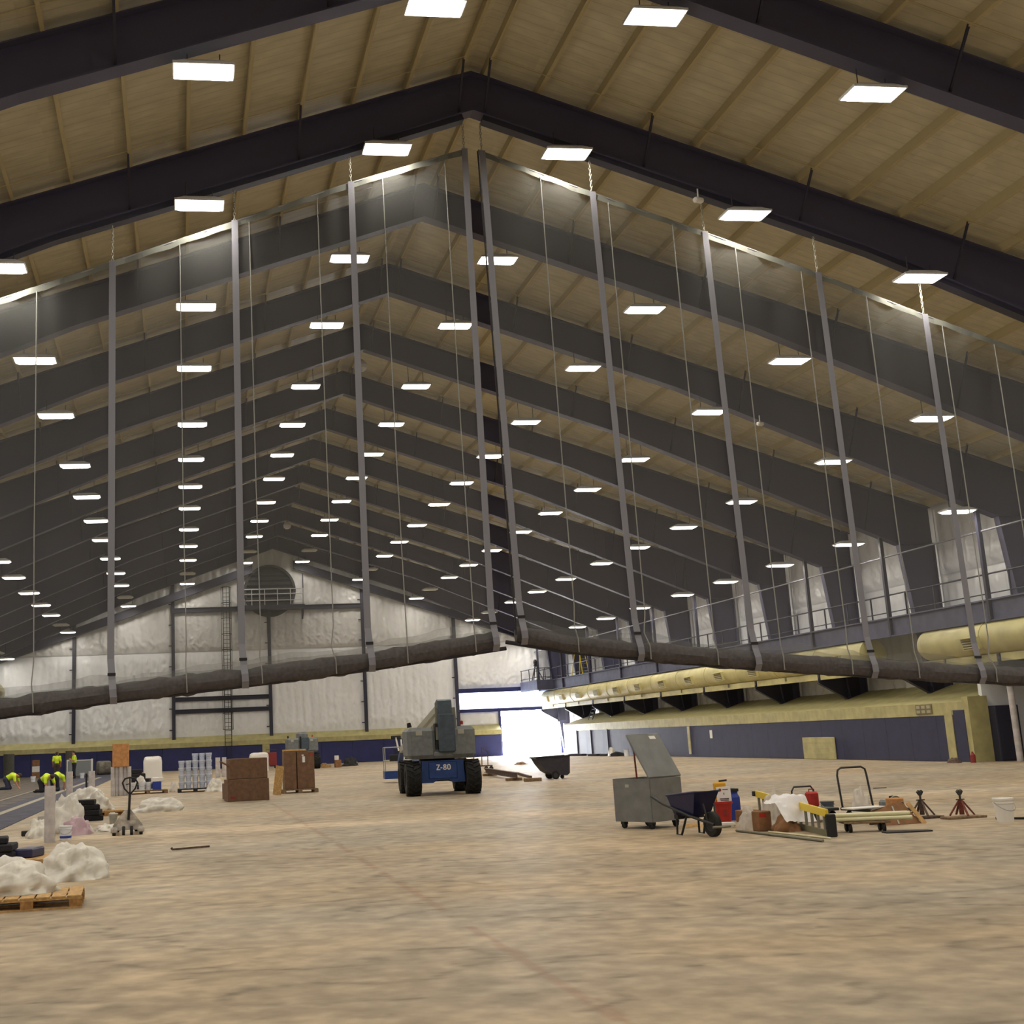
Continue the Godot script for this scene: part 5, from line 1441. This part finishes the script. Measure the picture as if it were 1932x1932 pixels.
# ---------------------------------------------------------------- tools and rubbish on the right
func build_right_materials() -> void:
	# red tub with a notice board and a yellow case
	var t := thing("red_tub", "red tub standing behind the wheelbarrow", "bucket", Vector3(9.34, 0, -22.55))
	var s := st(); lathe(s, [Vector2(0, 0), Vector2(0.115, 0), Vector2(0.15, 0.34), Vector2(0.165, 0.34), Vector2(0.165, 0.38), Vector2(0, 0.38)], 20); part(t, "tub", s, mats.red)
	s = st(); bx(s, Vector3(-0.03, 0.2, 0.138), Vector3(0.06, 0.12, 0.01)); part(t, "print", s, mats.red_dark, "dark red print")
	t = thing("notice_board", "white notice card standing on the red tub", "notice", Vector3(9.35, 0.382, -22.5))
	s = st(); bx(s, Vector3(0, 0.125, 0), Vector3(0.26, 0.25, 0.015), Basis(Vector3(0, 0, 1), 0.03)); part(t, "card", s, mats.paper)
	s = st(); lathe(s, [Vector2(0, 0), Vector2(0.026, 0), Vector2(0.026, 0.006), Vector2(0, 0.006)], 14, Transform3D(Basis(Vector3.RIGHT, PI / 2), Vector3(-0.07, 0.195, 0.008))); part(t, "emblem", s, mats.red_dark, "dark round emblem")
	for a in [[0.03, 0.2, 0.1, 0.014], [0.0, 0.045, 0.17, 0.016], [0.005, 0.02, 0.15, 0.012], [0.0, 0.13, 0.012, 0.035]]:
		s = st(); bx(s, Vector3(a[0], a[1], 0.01), Vector3(a[2], a[3], 0.004)); part(t, "print_line", s, mats.ink)
	t = thing("yellow_case", "yellow tool case with a black handle above the notice card", "case", Vector3(9.35, 0.382, -22.66))
	part(t, "body", box_at(Vector3(0.0, 0.16, 0), Vector3(0.2, 0.32, 0.12), 0.02), mats.yellow_dark)
	s = st(); bar(s, Vector3(0.0, 0.34, 0), Vector3(0.14, 0.35, 0), 0.03); part(t, "handle", s, mats.black)
	t = thing("blue_jug", "blue water jug standing behind the red tub", "jug", Vector3(9.85, 0, -23.3))
	s = st(); lathe(s, [Vector2(0, 0), Vector2(0.12, 0), Vector2(0.12, 0.4), Vector2(0.09, 0.46), Vector2(0.09, 0.5), Vector2(0, 0.5)], 18); part(t, "body", s, mats.blue_label)
	s = st(); lathe(s, [Vector2(0, 0.5), Vector2(0.11, 0.5), Vector2(0.11, 0.55), Vector2(0, 0.56)], 18); part(t, "lid", s, mats.black)
	carton(Vector3(9.88, 0, -22.8), Vector3(0.34, 0.2, 0.26), 0.1, "low brown carton right of the red tub", "card", false)
	# hose coil
	s = st()
	var pts := []
	for i in 61:
		var a := TAU * i / 20.0
		pts.append(Vector3(cos(a) * (0.2 - 0.006 * i / 20.0), 0.03 + 0.012 * i / 20.0 + 0.03 * maxf(0.0, sin(a)), sin(a) * 0.17))
	pts.append(Vector3(-0.35, 0.02, 0.1))
	tube(s, pts, 0.016, 6)
	one("hose", s, mats.white, "coil of white hose in front of the red tub", "hose", Vector3(8.98, 0, -21.75))
	s = st(); heap(s, Vector3(0.3, 0.06, 0.25), 6, 0.4, 16, 6); one("rag_heap", s, mats.wood, "tan rag beside the coil of white hose", "rag", Vector3(8.66, 0, -22.3))
	# pipes on the floor
	s = st(); tube(s, [Vector3(8.8, 0.02, -20.8), Vector3(9.0, 0.02, -18.25)], 0.02, 8); one("pipe", s, mats.alu_dull, "long thin grey pipe lying in front of the boxes", "pipe")
	s = st(); tube(s, [Vector3(9.12, 0.015, -20.3), Vector3(9.3, 0.015, -18.6)], 0.015, 8); one("pipe", s, mats.pipe_pale, "short thin pale pipe lying under the ladder", "pipe")
	# boxes, bags and cloths
	soft_heap("plastic_bag", Vector3(9.14, 0, -21.1), Vector3(0.26, 0.34, 0.26), 101, "clear bag left of the small brown carton", "bag", "clear_bag", 0.35)
	t = carton(Vector3(9.2, 0, -20.7), Vector3(0.24, 0.31, 0.2), 0.1, "small upright brown carton with red print", "card", false)
	s = st(); bx(s, Vector3(-0.03, 0.25, 0.101), Vector3(0.12, 0.06, 0.004)); part(t, "print", s, mats.red, "red print")
	soft_heap("sack", Vector3(9.45, 0, -20.35), Vector3(0.38, 0.26, 0.32), 104, "brown sack under the white cloth", "sack", "card", 0.18)
	s = st()
	var nn := noise(105, 1.0, 3)
	sheet(s, 22, 22, func(u, v):
		var x: float = (u - 0.5) * 0.62
		var z: float = (v - 0.5) * 0.6
		var y: float = 0.5 - 0.95 * maxf(0.0, v - 0.45) * (0.5 + 0.5 * u) - 0.3 * maxf(0.0, 0.35 - u) + 0.05 * nn.get_noise_2d(x * 5.0, z * 4.0)
		return Vector3(x, maxf(0.1, y), z * (0.75 if v > 0.45 else 1.0)))
	one("cloth", s, mats.cloth_white, "white cloth thrown over the yellow ladder", "cloth", Vector3(9.62, 0.03, -20.45), 0.25)
	soft_heap("plastic_bag", Vector3(9.85, 0, -21.7), Vector3(0.4, 0.5, 0.35), 108, "grey clear bag behind the yellow ladder", "bag", "clear_bag", 0.4)
	# ladder on its edge
	t = thing("ladder", "long ladder with yellow rails lying on its edge", "ladder")
	var A := Vector3(10.3, 0.0, -23.3)
	var B := Vector3(9.48, 0.0, -19.0)
	for y in [0.04, 0.44]:
		s = st(); bar(s, A + Vector3(0, y, 0), B + Vector3(0, y if y < 0.1 else 0.34, 0), 0.04, 0.11); part(t, "rail", s, mats.yellow if y > 0.1 else mats.olive)
	for i in 13:
		var f := (i + 0.5) / 13.0
		var p := A.lerp(B, f)
		s = st(); bar(s, p + Vector3(0, 0.06, 0), p + Vector3(0, lerpf(0.43, 0.33, f), 0), 0.045, 0.03); part(t, "rung", s, mats.alu_dull)
	for y in [0.2]:
		s = st(); cbx(s, B + Vector3(0.02, 0.165, 0.05), Vector3(0.15, 0.33, 0.07), 0.015); part(t, "foot_pad", s, mats.black, "black rubber foot")
		s = st(); cbx(s, A + Vector3(-0.02, 0.44, -0.04), Vector3(0.05, 0.09, 0.1), 0.01); part(t, "end_cap", s, mats.black)
	# platform trucks
	t = thing("platform_truck", "low platform truck with a small hoop handle behind the ladder", "hand cart", Vector3(10.78, 0, -22.3), 0.15)
	s = st(); cbx(s, Vector3(0, 0.2, 0.2), Vector3(0.5, 0.05, 0.7), 0.01); part(t, "deck", s, mats.dark_steel)
	s = st(); tube(s, [Vector3(-0.22, 0.2, -0.1), Vector3(-0.22, 0.5, -0.1), Vector3(-0.17, 0.57, -0.1), Vector3(0.17, 0.57, -0.1), Vector3(0.22, 0.5, -0.1), Vector3(0.22, 0.2, -0.1)], 0.016, 8); part(t, "hoop_handle", s, mats.dark_steel)
	for x in [-0.18, 0.18]:
		for z in [-0.05, 0.45]: wheel(t, "wheel", Vector3(x, 0.085, z), 0.085, 0.04)
	t = thing("fuel_can", "red fuel can on the small platform truck", "can", Vector3(10.83, 0.227, -22.2), 0.1)
	part(t, "body", box_at(Vector3(0, 0.13, 0), Vector3(0.2, 0.26, 0.16), 0.03), mats.red)
	s = st(); tube(s, [Vector3(-0.05, 0.25, 0), Vector3(-0.05, 0.3, 0), Vector3(0.05, 0.3, 0), Vector3(0.05, 0.25, 0)], 0.012, 6); part(t, "handle", s, mats.red_dark)
	t = thing("platform_truck", "platform truck with a tall dark hoop handle", "hand cart", Vector3(11.45, 0, -21.75), 0.12)
	s = st(); cbx(s, Vector3(0, 0.2, 0.45), Vector3(0.62, 0.05, 1.1), 0.01); part(t, "deck", s, mats.dark_steel)
	s = st(); tube(s, [Vector3(-0.29, 0.2, -0.05), Vector3(-0.31, 0.75, -0.08), Vector3(-0.29, 0.84, -0.08), Vector3(-0.22, 0.88, -0.08), Vector3(0.18, 0.88, -0.08), Vector3(0.25, 0.84, -0.08), Vector3(0.27, 0.75, -0.08), Vector3(0.31, 0.2, -0.05)], 0.018, 8); part(t, "hoop_handle", s, mats.dark_steel)
	for x in [-0.24, 0.24]:
		for z in [0.05, 0.9]: wheel(t, "wheel", Vector3(x, 0.085, z), 0.085, 0.04)
	# low dolly with pale pipes
	t = thing("dolly", "low dolly on black casters under the pale pipes", "dolly", Vector3(10.35, 0, -19.55), -0.25)
	s = st(); cbx(s, Vector3(0, 0.145, 0), Vector3(0.7, 0.03, 0.35), 0.005); part(t, "deck", s, mats.wood_grey)
	for x in [-0.25, 0.25]:
		for z in [-0.12, 0.12]: wheel(t, "caster", Vector3(x, 0.065, z), 0.065, 0.04)
	for i in 6:
		s = st(); tube(s, [Vector3(-0.62, 0.033, 0), Vector3(0.6, 0.033, 0)], 0.033, 10)
		var k := i if i < 4 else i - 4
		one("pale_pipe", s, mats.pipe_pale, "cream pipe on the dolly, %s" % ["lowest layer nearest the viewer", "lowest layer second", "lowest layer third", "lowest layer farthest", "upper layer near", "upper layer far"][i], "pipe", Vector3(10.4, 0.161 + (0.06 if i > 3 else 0.0), -19.42 - 0.07 * k - (0.035 if i > 3 else 0.0)), -0.25 + 0.012 * i, "cream pipes on the dolly")
	s = st(); cbx(s, Vector3(0, 0.012, 0), Vector3(0.7, 0.024, 0.2), 0.004); one("plank", s, mats.dark_steel, "dark flat plank on the floor below the dolly", "plank", Vector3(10.75, 0, -19.05), -0.12)
	s = st(); cbx(s, Vector3(0, 0.012, 0), Vector3(0.7, 0.024, 0.3), 0.004); one("panel_offcut", s, mats.white, "white panel offcut on the tall-handled truck", "panel", Vector3(11.25, 0.227, -21.2), 0.2)
	carton(Vector3(11.72, 0.227, -21.05), Vector3(0.22, 0.15, 0.2), 0.1, "small orange box on the tall-handled truck", "card_orange", false)
	pail(Vector3(11.75, 0, -23.5), 0.12, 0.23, "dark grey pail behind the tall-handled truck", "", "lift_dark", "", "lift_dark")
	soft_heap("plastic_bag", Vector3(12.15, 0, -23.0), Vector3(0.3, 0.42, 0.28), 115, "upright clear bag behind the big cardboard", "bag", "clear_bag", 0.35)
	# tented cardboard
	t = thing("cardboard_sheet", "large folded brown cardboard standing like a tent", "cardboard", Vector3(11.42, 0, -20.6), 0.1)
	s = st(); prism(s, [Vector2(-0.4, 0.0), Vector2(-0.42, 0.24), Vector2(0.0, 0.37), Vector2(0.16, 0.36), Vector2(0.36, 0.0)], 0.012, Transform3D(Basis(Vector3.RIGHT, -0.45), Vector3(0, 0, 0.2))); part(t, "front_panel", s, mats.card)
	s = st(); prism(s, [Vector2(-0.4, 0.0), Vector2(-0.42, 0.26), Vector2(0.16, 0.38), Vector2(0.42, 0.0)], 0.012, Transform3D(Basis(Vector3.RIGHT, 0.45), Vector3(0.03, 0, -0.14))); part(t, "back_panel", s, mats.wood_grey)
	s = st(); bx(s, Vector3(0.3, 0.16, 0.18), Vector3(0.07, 0.4, 0.012), Basis(Vector3(0, 0, 1), 0.45) * Basis(Vector3.RIGHT, -0.45)); part(t, "torn_edge", s, mats.wood, "torn pale edge")
	s = st(); bx(s, Vector3(-0.06, 0.15, 0.14), Vector3(0.025, 0.3, 0.012), Basis(Vector3.RIGHT, -0.45)); part(t, "tape", s, mats.alu, "strip of grey tape")
	# cut-off saw
	t = thing("chop_saw", "grey chop saw behind the folded cardboard", "saw", Vector3(12.4, 0, -22.5), 0.2)
	part(t, "base", box_at(Vector3(0, 0.06, 0), Vector3(0.36, 0.12, 0.3), 0.02), mats.lift_dark)
	s = st(); cbx(s, Vector3(-0.02, 0.19, 0), Vector3(0.3, 0.14, 0.16), 0.04, Basis(Vector3(0, 0, 1), -0.1)); part(t, "motor", s, mats.lift_grey)
	s = st(); lathe(s, [Vector2(0, -0.02), Vector2(0.13, -0.02), Vector2(0.13, 0.02), Vector2(0, 0.02)], 20, Transform3D(Basis(Vector3.RIGHT, PI / 2), Vector3(0.08, 0.2, 0.1))); part(t, "blade_guard", s, mats.alu_dull)
	s = st(); tube(s, [Vector3(0.05, 0.26, 0), Vector3(0.05, 0.31, 0), Vector3(0.12, 0.31, 0)], 0.02, 6); part(t, "grip", s, mats.black)
	# jack stands on planks
	s = st(); cbx(s, Vector3(0, 0.02, 0), Vector3(0.74, 0.04, 0.26), 0.006); one("plank", s, mats.rust_grey, "brown plank under the grey jack stand", "plank", Vector3(12.32, 0, -21.35), 0.05)
	s = st(); cbx(s, Vector3(0, 0.02, 0), Vector3(0.72, 0.04, 0.26), 0.006); one("plank", s, mats.wood_grey, "brown plank under the red jack stand", "plank", Vector3(12.86, 0, -20.95), 0.1)
	jack_stand(Vector3(12.36, 0.041, -21.35), "rust_grey", "grey-brown jack stand with a V head on a plank")
	jack_stand(Vector3(12.84, 0.041, -20.95), "rust", "red jack stand with a V head on a plank")
	pail(Vector3(12.86, 0, -19.8), 0.148, 0.37, "white pail at the right side of the floor", "", "white", "", "white")
	s = st(); tube(s, [Vector3(13.05, 0.02, -20.35), Vector3(13.35, 0.02, -20.1), Vector3(13.7, 0.02, -20.0), Vector3(14.6, 0.02, -19.7)], 0.02, 8); one("hose", s, mats.black, "black hose running off behind the white pail", "hose")
	s = st(); bar(s, Vector3(-0.16, 0.01, 0), Vector3(0.16, 0.01, 0.05), 0.03, 0.02); one("wood_strip", s, mats.dark_steel, "short dark bar on the floor behind the jack stands", "bar", Vector3(16.9, 0, -31.0))

func jack_stand(at: Vector3, m: String, label: String) -> void:
	var t := thing("jack_stand", label, "jack stand", at, 0.3, "jack stands")
	for i in 4:
		var d := Vector3(cos(i * TAU / 4 + 0.4), 0, sin(i * TAU / 4 + 0.4))
		var s := st(); bar(s, d * 0.21 + Vector3(0, 0.012, 0), d * 0.035 + Vector3(0, 0.24, 0), 0.03, 0.02); part(t, "leg", s, mats[m])
	var s := st(); lathe(s, [Vector2(0, 0.02), Vector2(0.04, 0.02), Vector2(0.04, 0.26), Vector2(0, 0.26)], 12); part(t, "sleeve", s, mats[m])
	s = st(); bx(s, Vector3(0, 0.265, 0), Vector3(0.17, 0.018, 0.03)); part(t, "collar_handle", s, mats.dark_steel)
	s = st(); tube(s, [Vector3(0, 0.24, 0), Vector3(0, 0.36, 0)], 0.018, 8); part(t, "screw", s, mats.dark_steel)
	for q in [-1.0, 1.0]:
		s = st(); bar(s, Vector3(0, 0.35, 0), Vector3(0.05 * q, 0.41, 0), 0.035, 0.05); part(t, "head_arm", s, mats.dark_steel)

# ---------------------------------------------------------------- people
func nets(s: SurfaceTool, bones: Array, cell: float, k: float) -> void:   # tapered capsules joined by a smooth minimum, meshed as surface nets
	var lo := Vector3.ONE * 1e9
	var hi := -lo
	for b in bones:
		for e in [[b[0], b[2]], [b[1], b[3]]]:
			lo = lo.min(e[0] - Vector3.ONE * e[1]); hi = hi.max(e[0] + Vector3.ONE * e[1])
	lo -= Vector3.ONE * cell * 2.5; hi += Vector3.ONE * cell * 2.5
	var nx := int((hi.x - lo.x) / cell) + 2
	var ny := int((hi.y - lo.y) / cell) + 2
	var nz := int((hi.z - lo.z) / cell) + 2
	var F := PackedFloat32Array(); F.resize(nx * ny * nz); F.fill(1.0)
	var pad := k + cell * 2.5
	for b in bones:
		var p: Vector3 = b[0]
		var q: Vector3 = b[1]
		var ra: float = b[2]
		var rb: float = b[3]
		var d := q - p
		var dd := maxf(d.length_squared(), 1e-9)
		var rm := maxf(ra, rb) + pad
		var l := ((p.min(q) - Vector3.ONE * rm - lo) / cell).floor().clamp(Vector3.ZERO, Vector3(nx - 1, ny - 1, nz - 1))
		var u := ((p.max(q) + Vector3.ONE * rm - lo) / cell).ceil().clamp(Vector3.ZERO, Vector3(nx - 1, ny - 1, nz - 1))
		for z in range(int(l.z), int(u.z) + 1):
			for y in range(int(l.y), int(u.y) + 1):
				for x in range(int(l.x), int(u.x) + 1):
					var g := lo + Vector3(x, y, z) * cell
					var t := clampf((g - p).dot(d) / dd, 0.0, 1.0)
					var v := g.distance_to(p + d * t) - lerpf(ra, rb, t)
					var i := (z * ny + y) * nx + x
					var o := F[i]
					var h := maxf(k - absf(o - v), 0.0)
					F[i] = minf(o, v) - h * h * 0.25 / k
	var id := {}
	var P := []
	for z in nz - 1:
		for y in ny - 1:
			for x in nx - 1:
				var i := (z * ny + y) * nx + x
				var c := [F[i], F[i + 1], F[i + nx], F[i + nx + 1], F[i + nx * ny], F[i + nx * ny + 1], F[i + nx * ny + nx], F[i + nx * ny + nx + 1]]
				var neg := 0
				for v in c:
					if v < 0.0: neg += 1
				if neg == 0 or neg == 8: continue
				var sum := Vector3.ZERO
				var cnt := 0
				for e in [[0, 1], [2, 3], [4, 5], [6, 7], [0, 2], [1, 3], [4, 6], [5, 7], [0, 4], [1, 5], [2, 6], [3, 7]]:
					var a: float = c[e[0]]
					var b: float = c[e[1]]
					if (a < 0.0) != (b < 0.0):
						var t := a / (a - b)
						var pa := Vector3(e[0] & 1, (e[0] >> 1) & 1, (e[0] >> 2) & 1)
						var pb := Vector3(e[1] & 1, (e[1] >> 1) & 1, (e[1] >> 2) & 1)
						sum += pa.lerp(pb, t); cnt += 1
				id[i] = P.size()
				P.append(lo + (Vector3(x, y, z) + sum / cnt) * cell)
	var N := []
	N.resize(P.size()); N.fill(Vector3.ZERO)
	var faces := []
	var step := [1, nx, nx * ny]
	for i in id:
		for ax in 3:
			var j: int = i + step[ax]
			if j >= F.size() or (F[i] < 0.0) == (F[j] < 0.0): continue
			var s1: int = step[(ax + 1) % 3]
			var s2: int = step[(ax + 2) % 3]
			if not (id.has(i - s1) and id.has(i - s2) and id.has(i - s1 - s2)): continue
			var q := [id[i], id[i - s1], id[i - s1 - s2], id[i - s2]]
			if F[i] > 0.0: q.reverse()
			faces.append(q)
			var n: Vector3 = (P[q[2]] - P[q[0]]).cross(P[q[3]] - P[q[1]])
			for v in q: N[v] += n
	for q in faces:
		for v in [q[0], q[2], q[1], q[0], q[3], q[2]]:
			vtx(s, P[v], N[v].normalized())

func person(at: Vector3, turn: float, label: String, J: Dictionary, pants: String, short := false) -> void:
	# local: facing +z, +x is the figure's left hand side
	var t := thing("person", label, "person", at, turn, "workers in yellow shirts")
	var hip: Vector3 = J.hip
	var chest: Vector3 = J.chest
	var neck: Vector3 = J.neck
	var head: Vector3 = J.head
	var body := [[hip, chest, 0.115, 0.125], [chest, neck, 0.125, 0.06], [neck, head, 0.055, 0.06]]
	var shirt := [[hip.lerp(chest, 0.12), chest, 0.145, 0.155], [chest, chest.lerp(neck, 0.75), 0.155, 0.08]]
	var trou := [[hip.lerp(chest, 0.18), hip, 0.135, 0.14]]
	var s := st()
	for side in ["l", "r"]:
		var sh: Vector3 = J["sh_" + side]
		var el: Vector3 = J["el_" + side]
		var wr: Vector3 = J["wr_" + side]
		var hp: Vector3 = J["hp_" + side]
		var kn: Vector3 = J["kn_" + side]
		var an: Vector3 = J["an_" + side]
		var toe: Vector3 = J["toe_" + side]
		body.append_array([[chest.lerp(neck, 0.5), sh, 0.07, 0.06], [sh, el, 0.055, 0.042], [el, wr, 0.042, 0.028], [hp, kn, 0.088, 0.058], [kn, an, 0.056, 0.036], [an, toe, 0.045, 0.035]])
		shirt.append_array([[chest.lerp(neck, 0.4), sh, 0.1, 0.085], [sh, sh.lerp(el, 0.75), 0.08, 0.068]])
		trou.append_array([[hip, hp, 0.135, 0.12], [hp, kn, 0.112, 0.085]])
		if not short: trou.append([kn, kn.lerp(an, 0.95), 0.083, 0.066])
		# boots
		var bs := st(); nets(bs, [[an, an.lerp(toe, 0.1) + Vector3(0, -0.02, 0), 0.06, 0.055], [an + Vector3(0, -0.03, 0), toe, 0.055, 0.045]], 0.02, 0.03); part(t, "boot", bs, mats.black)
		# hand: palm, four fingers and a thumb
		var dir := (wr - el).normalized()
		var out := dir.cross(Vector3(0, 0, 1) if absf(dir.z) < 0.8 else Vector3.UP).normalized()
		var nrm := out.cross(dir).normalized()
		var palm := wr + dir * 0.085
		var hb := [[wr - dir * 0.02, wr + dir * 0.02, 0.028, 0.028], [wr + dir * 0.02 - out * 0.018, palm - out * 0.026, 0.019, 0.017], [wr + dir * 0.02 + out * 0.018, palm + out * 0.026, 0.019, 0.017], [wr + dir * 0.02, palm, 0.02, 0.018]]
		for i in 4:
			var b0 := palm + out * (-0.033 + 0.022 * i)
			var ln: float = [0.07, 0.082, 0.076, 0.058][i]
			var k1 := b0 + dir * ln * 0.5 + nrm * 0.012
			hb.append_array([[b0, k1, 0.0095, 0.009], [k1, k1 + dir * ln * 0.4 + nrm * 0.028, 0.009, 0.0075]])
		var th0 := wr + dir * 0.03 - out * 0.03
		hb.append_array([[th0, th0 + dir * 0.035 - out * 0.03, 0.013, 0.011], [th0 + dir * 0.035 - out * 0.03, th0 + dir * 0.065 - out * 0.032 + nrm * 0.01, 0.011, 0.009]])
		nets(s, hb, 0.007, 0.006)
	# head with a face
	var up := (head - neck).normalized()
	var fw: Vector3 = J.face
	fw = (fw - up * fw.dot(up)).normalized()
	var rt := up.cross(fw)
	var hc := head + up * 0.04
	var hd := [[hc + up * 0.03 - fw * 0.015, hc - up * 0.02 + fw * 0.01, 0.095, 0.085], [hc - up * 0.04 + fw * 0.025, hc - up * 0.085 + fw * 0.045, 0.065, 0.042], [hc - up * 0.005 + fw * 0.095, hc - up * 0.035 + fw * 0.112, 0.011, 0.015],
		[hc - up * 0.065 + fw * 0.085 - rt * 0.018, hc - up * 0.065 + fw * 0.085 + rt * 0.018, 0.01, 0.01], [hc + up * 0.012 + fw * 0.085 - rt * 0.035, hc + up * 0.012 + fw * 0.085 + rt * 0.035, 0.012, 0.012]]
	for q in [-1.0, 1.0]: hd.append([hc + rt * 0.093 * q + up * 0.02, hc + rt * 0.09 * q - up * 0.025, 0.014, 0.01])
	nets(s, hd, 0.009, 0.02)
	nets(s, body, 0.022, 0.05)
	part(t, "body", s, mats.skin)
	var hs := st(); nets(hs, [[hc + up * 0.045 - fw * 0.03, hc + up * 0.0 - fw * 0.04, 0.1, 0.085]], 0.012, 0.02); part(t, "hair", hs, mats.hair)
	for q in [-1.0, 1.0]:
		var es := st(); nets(es, [[hc + up * 0.0 + fw * 0.088 + rt * 0.032 * q, hc + fw * 0.089 + rt * 0.036 * q, 0.011, 0.011]], 0.005, 0.003); part(t, "eye", es, mats.ink)
	var ss := st(); nets(ss, shirt, 0.022, 0.06); part(t, "shirt", ss, mats.hivis, "bright yellow work shirt")
	var ts := st(); nets(ts, trou, 0.022, 0.05); part(t, "shorts" if short else "trousers", ts, mats[pants])

func standing() -> Dictionary:
	return {hip = Vector3(0, 0.95, 0), chest = Vector3(0, 1.28, 0.0), neck = Vector3(0, 1.46, 0), head = Vector3(0, 1.56, 0.02), face = Vector3(0, 0, 1),
		sh_l = Vector3(0.19, 1.4, 0), el_l = Vector3(0.26, 1.12, -0.02), wr_l = Vector3(0.24, 0.88, 0.06), sh_r = Vector3(-0.19, 1.4, 0), el_r = Vector3(-0.26, 1.12, -0.02), wr_r = Vector3(-0.24, 0.88, 0.06),
		hp_l = Vector3(0.095, 0.88, 0), kn_l = Vector3(0.11, 0.48, 0.02), an_l = Vector3(0.12, 0.09, -0.02), toe_l = Vector3(0.14, 0.055, 0.15), hp_r = Vector3(-0.095, 0.88, 0), kn_r = Vector3(-0.11, 0.48, 0.02), an_r = Vector3(-0.12, 0.09, -0.02), toe_r = Vector3(-0.14, 0.055, 0.15)}

func build_people() -> void:
	# two stand, back and side to the viewer
	person(Vector3(-8.2, 0.013, -91.2), PI, "worker in yellow shirt and shorts standing with back turned", standing(), "shorts", true)
	var J := standing()
	J.el_l = Vector3(0.24, 1.14, 0.06); J.wr_l = Vector3(0.04, 1.18, 0.22); J.el_r = Vector3(-0.24, 1.14, 0.06); J.wr_r = Vector3(-0.04, 1.22, 0.22)
	person(Vector3(-7.0, 0.013, -90.2), -1.3, "worker in yellow shirt and dark trousers standing side-on", J, "trousers")
	# kneeling, leaning forward on the hands
	var K := {hip = Vector3(0, 0.52, -0.25), chest = Vector3(0, 0.66, 0.08), neck = Vector3(0, 0.68, 0.26), head = Vector3(0, 0.66, 0.37), face = Vector3(0, -0.9, 0.4),
		sh_l = Vector3(0.19, 0.62, 0.22), el_l = Vector3(0.24, 0.36, 0.32), wr_l = Vector3(0.2, 0.1, 0.36), sh_r = Vector3(-0.19, 0.62, 0.22), el_r = Vector3(-0.24, 0.36, 0.3), wr_r = Vector3(-0.16, 0.12, 0.42),
		hp_l = Vector3(0.1, 0.48, -0.25), kn_l = Vector3(0.13, 0.08, -0.1), an_l = Vector3(0.12, 0.08, -0.5), toe_l = Vector3(0.12, 0.05, -0.66), hp_r = Vector3(-0.1, 0.48, -0.25), kn_r = Vector3(-0.13, 0.08, -0.1), an_r = Vector3(-0.12, 0.08, -0.5), toe_r = Vector3(-0.12, 0.05, -0.66)}
	person(Vector3(-8.45, 0.013, -69.3), 1.35, "worker in yellow shirt kneeling at the left edge", K, "trousers_blue")
	person(Vector3(-5.95, 0.02, -60.9), 0.75, "worker in yellow shirt kneeling beside the white lane line", K, "trousers")
	# kneeling low with back turned
	var L := K.duplicate()
	L.hip = Vector3(0, 0.6, -0.2); L.hp_l = Vector3(0.1, 0.55, -0.2); L.hp_r = Vector3(-0.1, 0.55, -0.2); L.chest = Vector3(0, 0.68, 0.12)
	L.an_l = Vector3(0.13, 0.08, -0.42); L.an_r = Vector3(-0.13, 0.08, -0.42); L.toe_l = Vector3(0.13, 0.05, -0.58); L.toe_r = Vector3(-0.13, 0.05, -0.58)
	person(Vector3(-5.62, 0.02, -62.4), 2.75, "worker in yellow shirt kneeling low with back turned", L, "trousers")
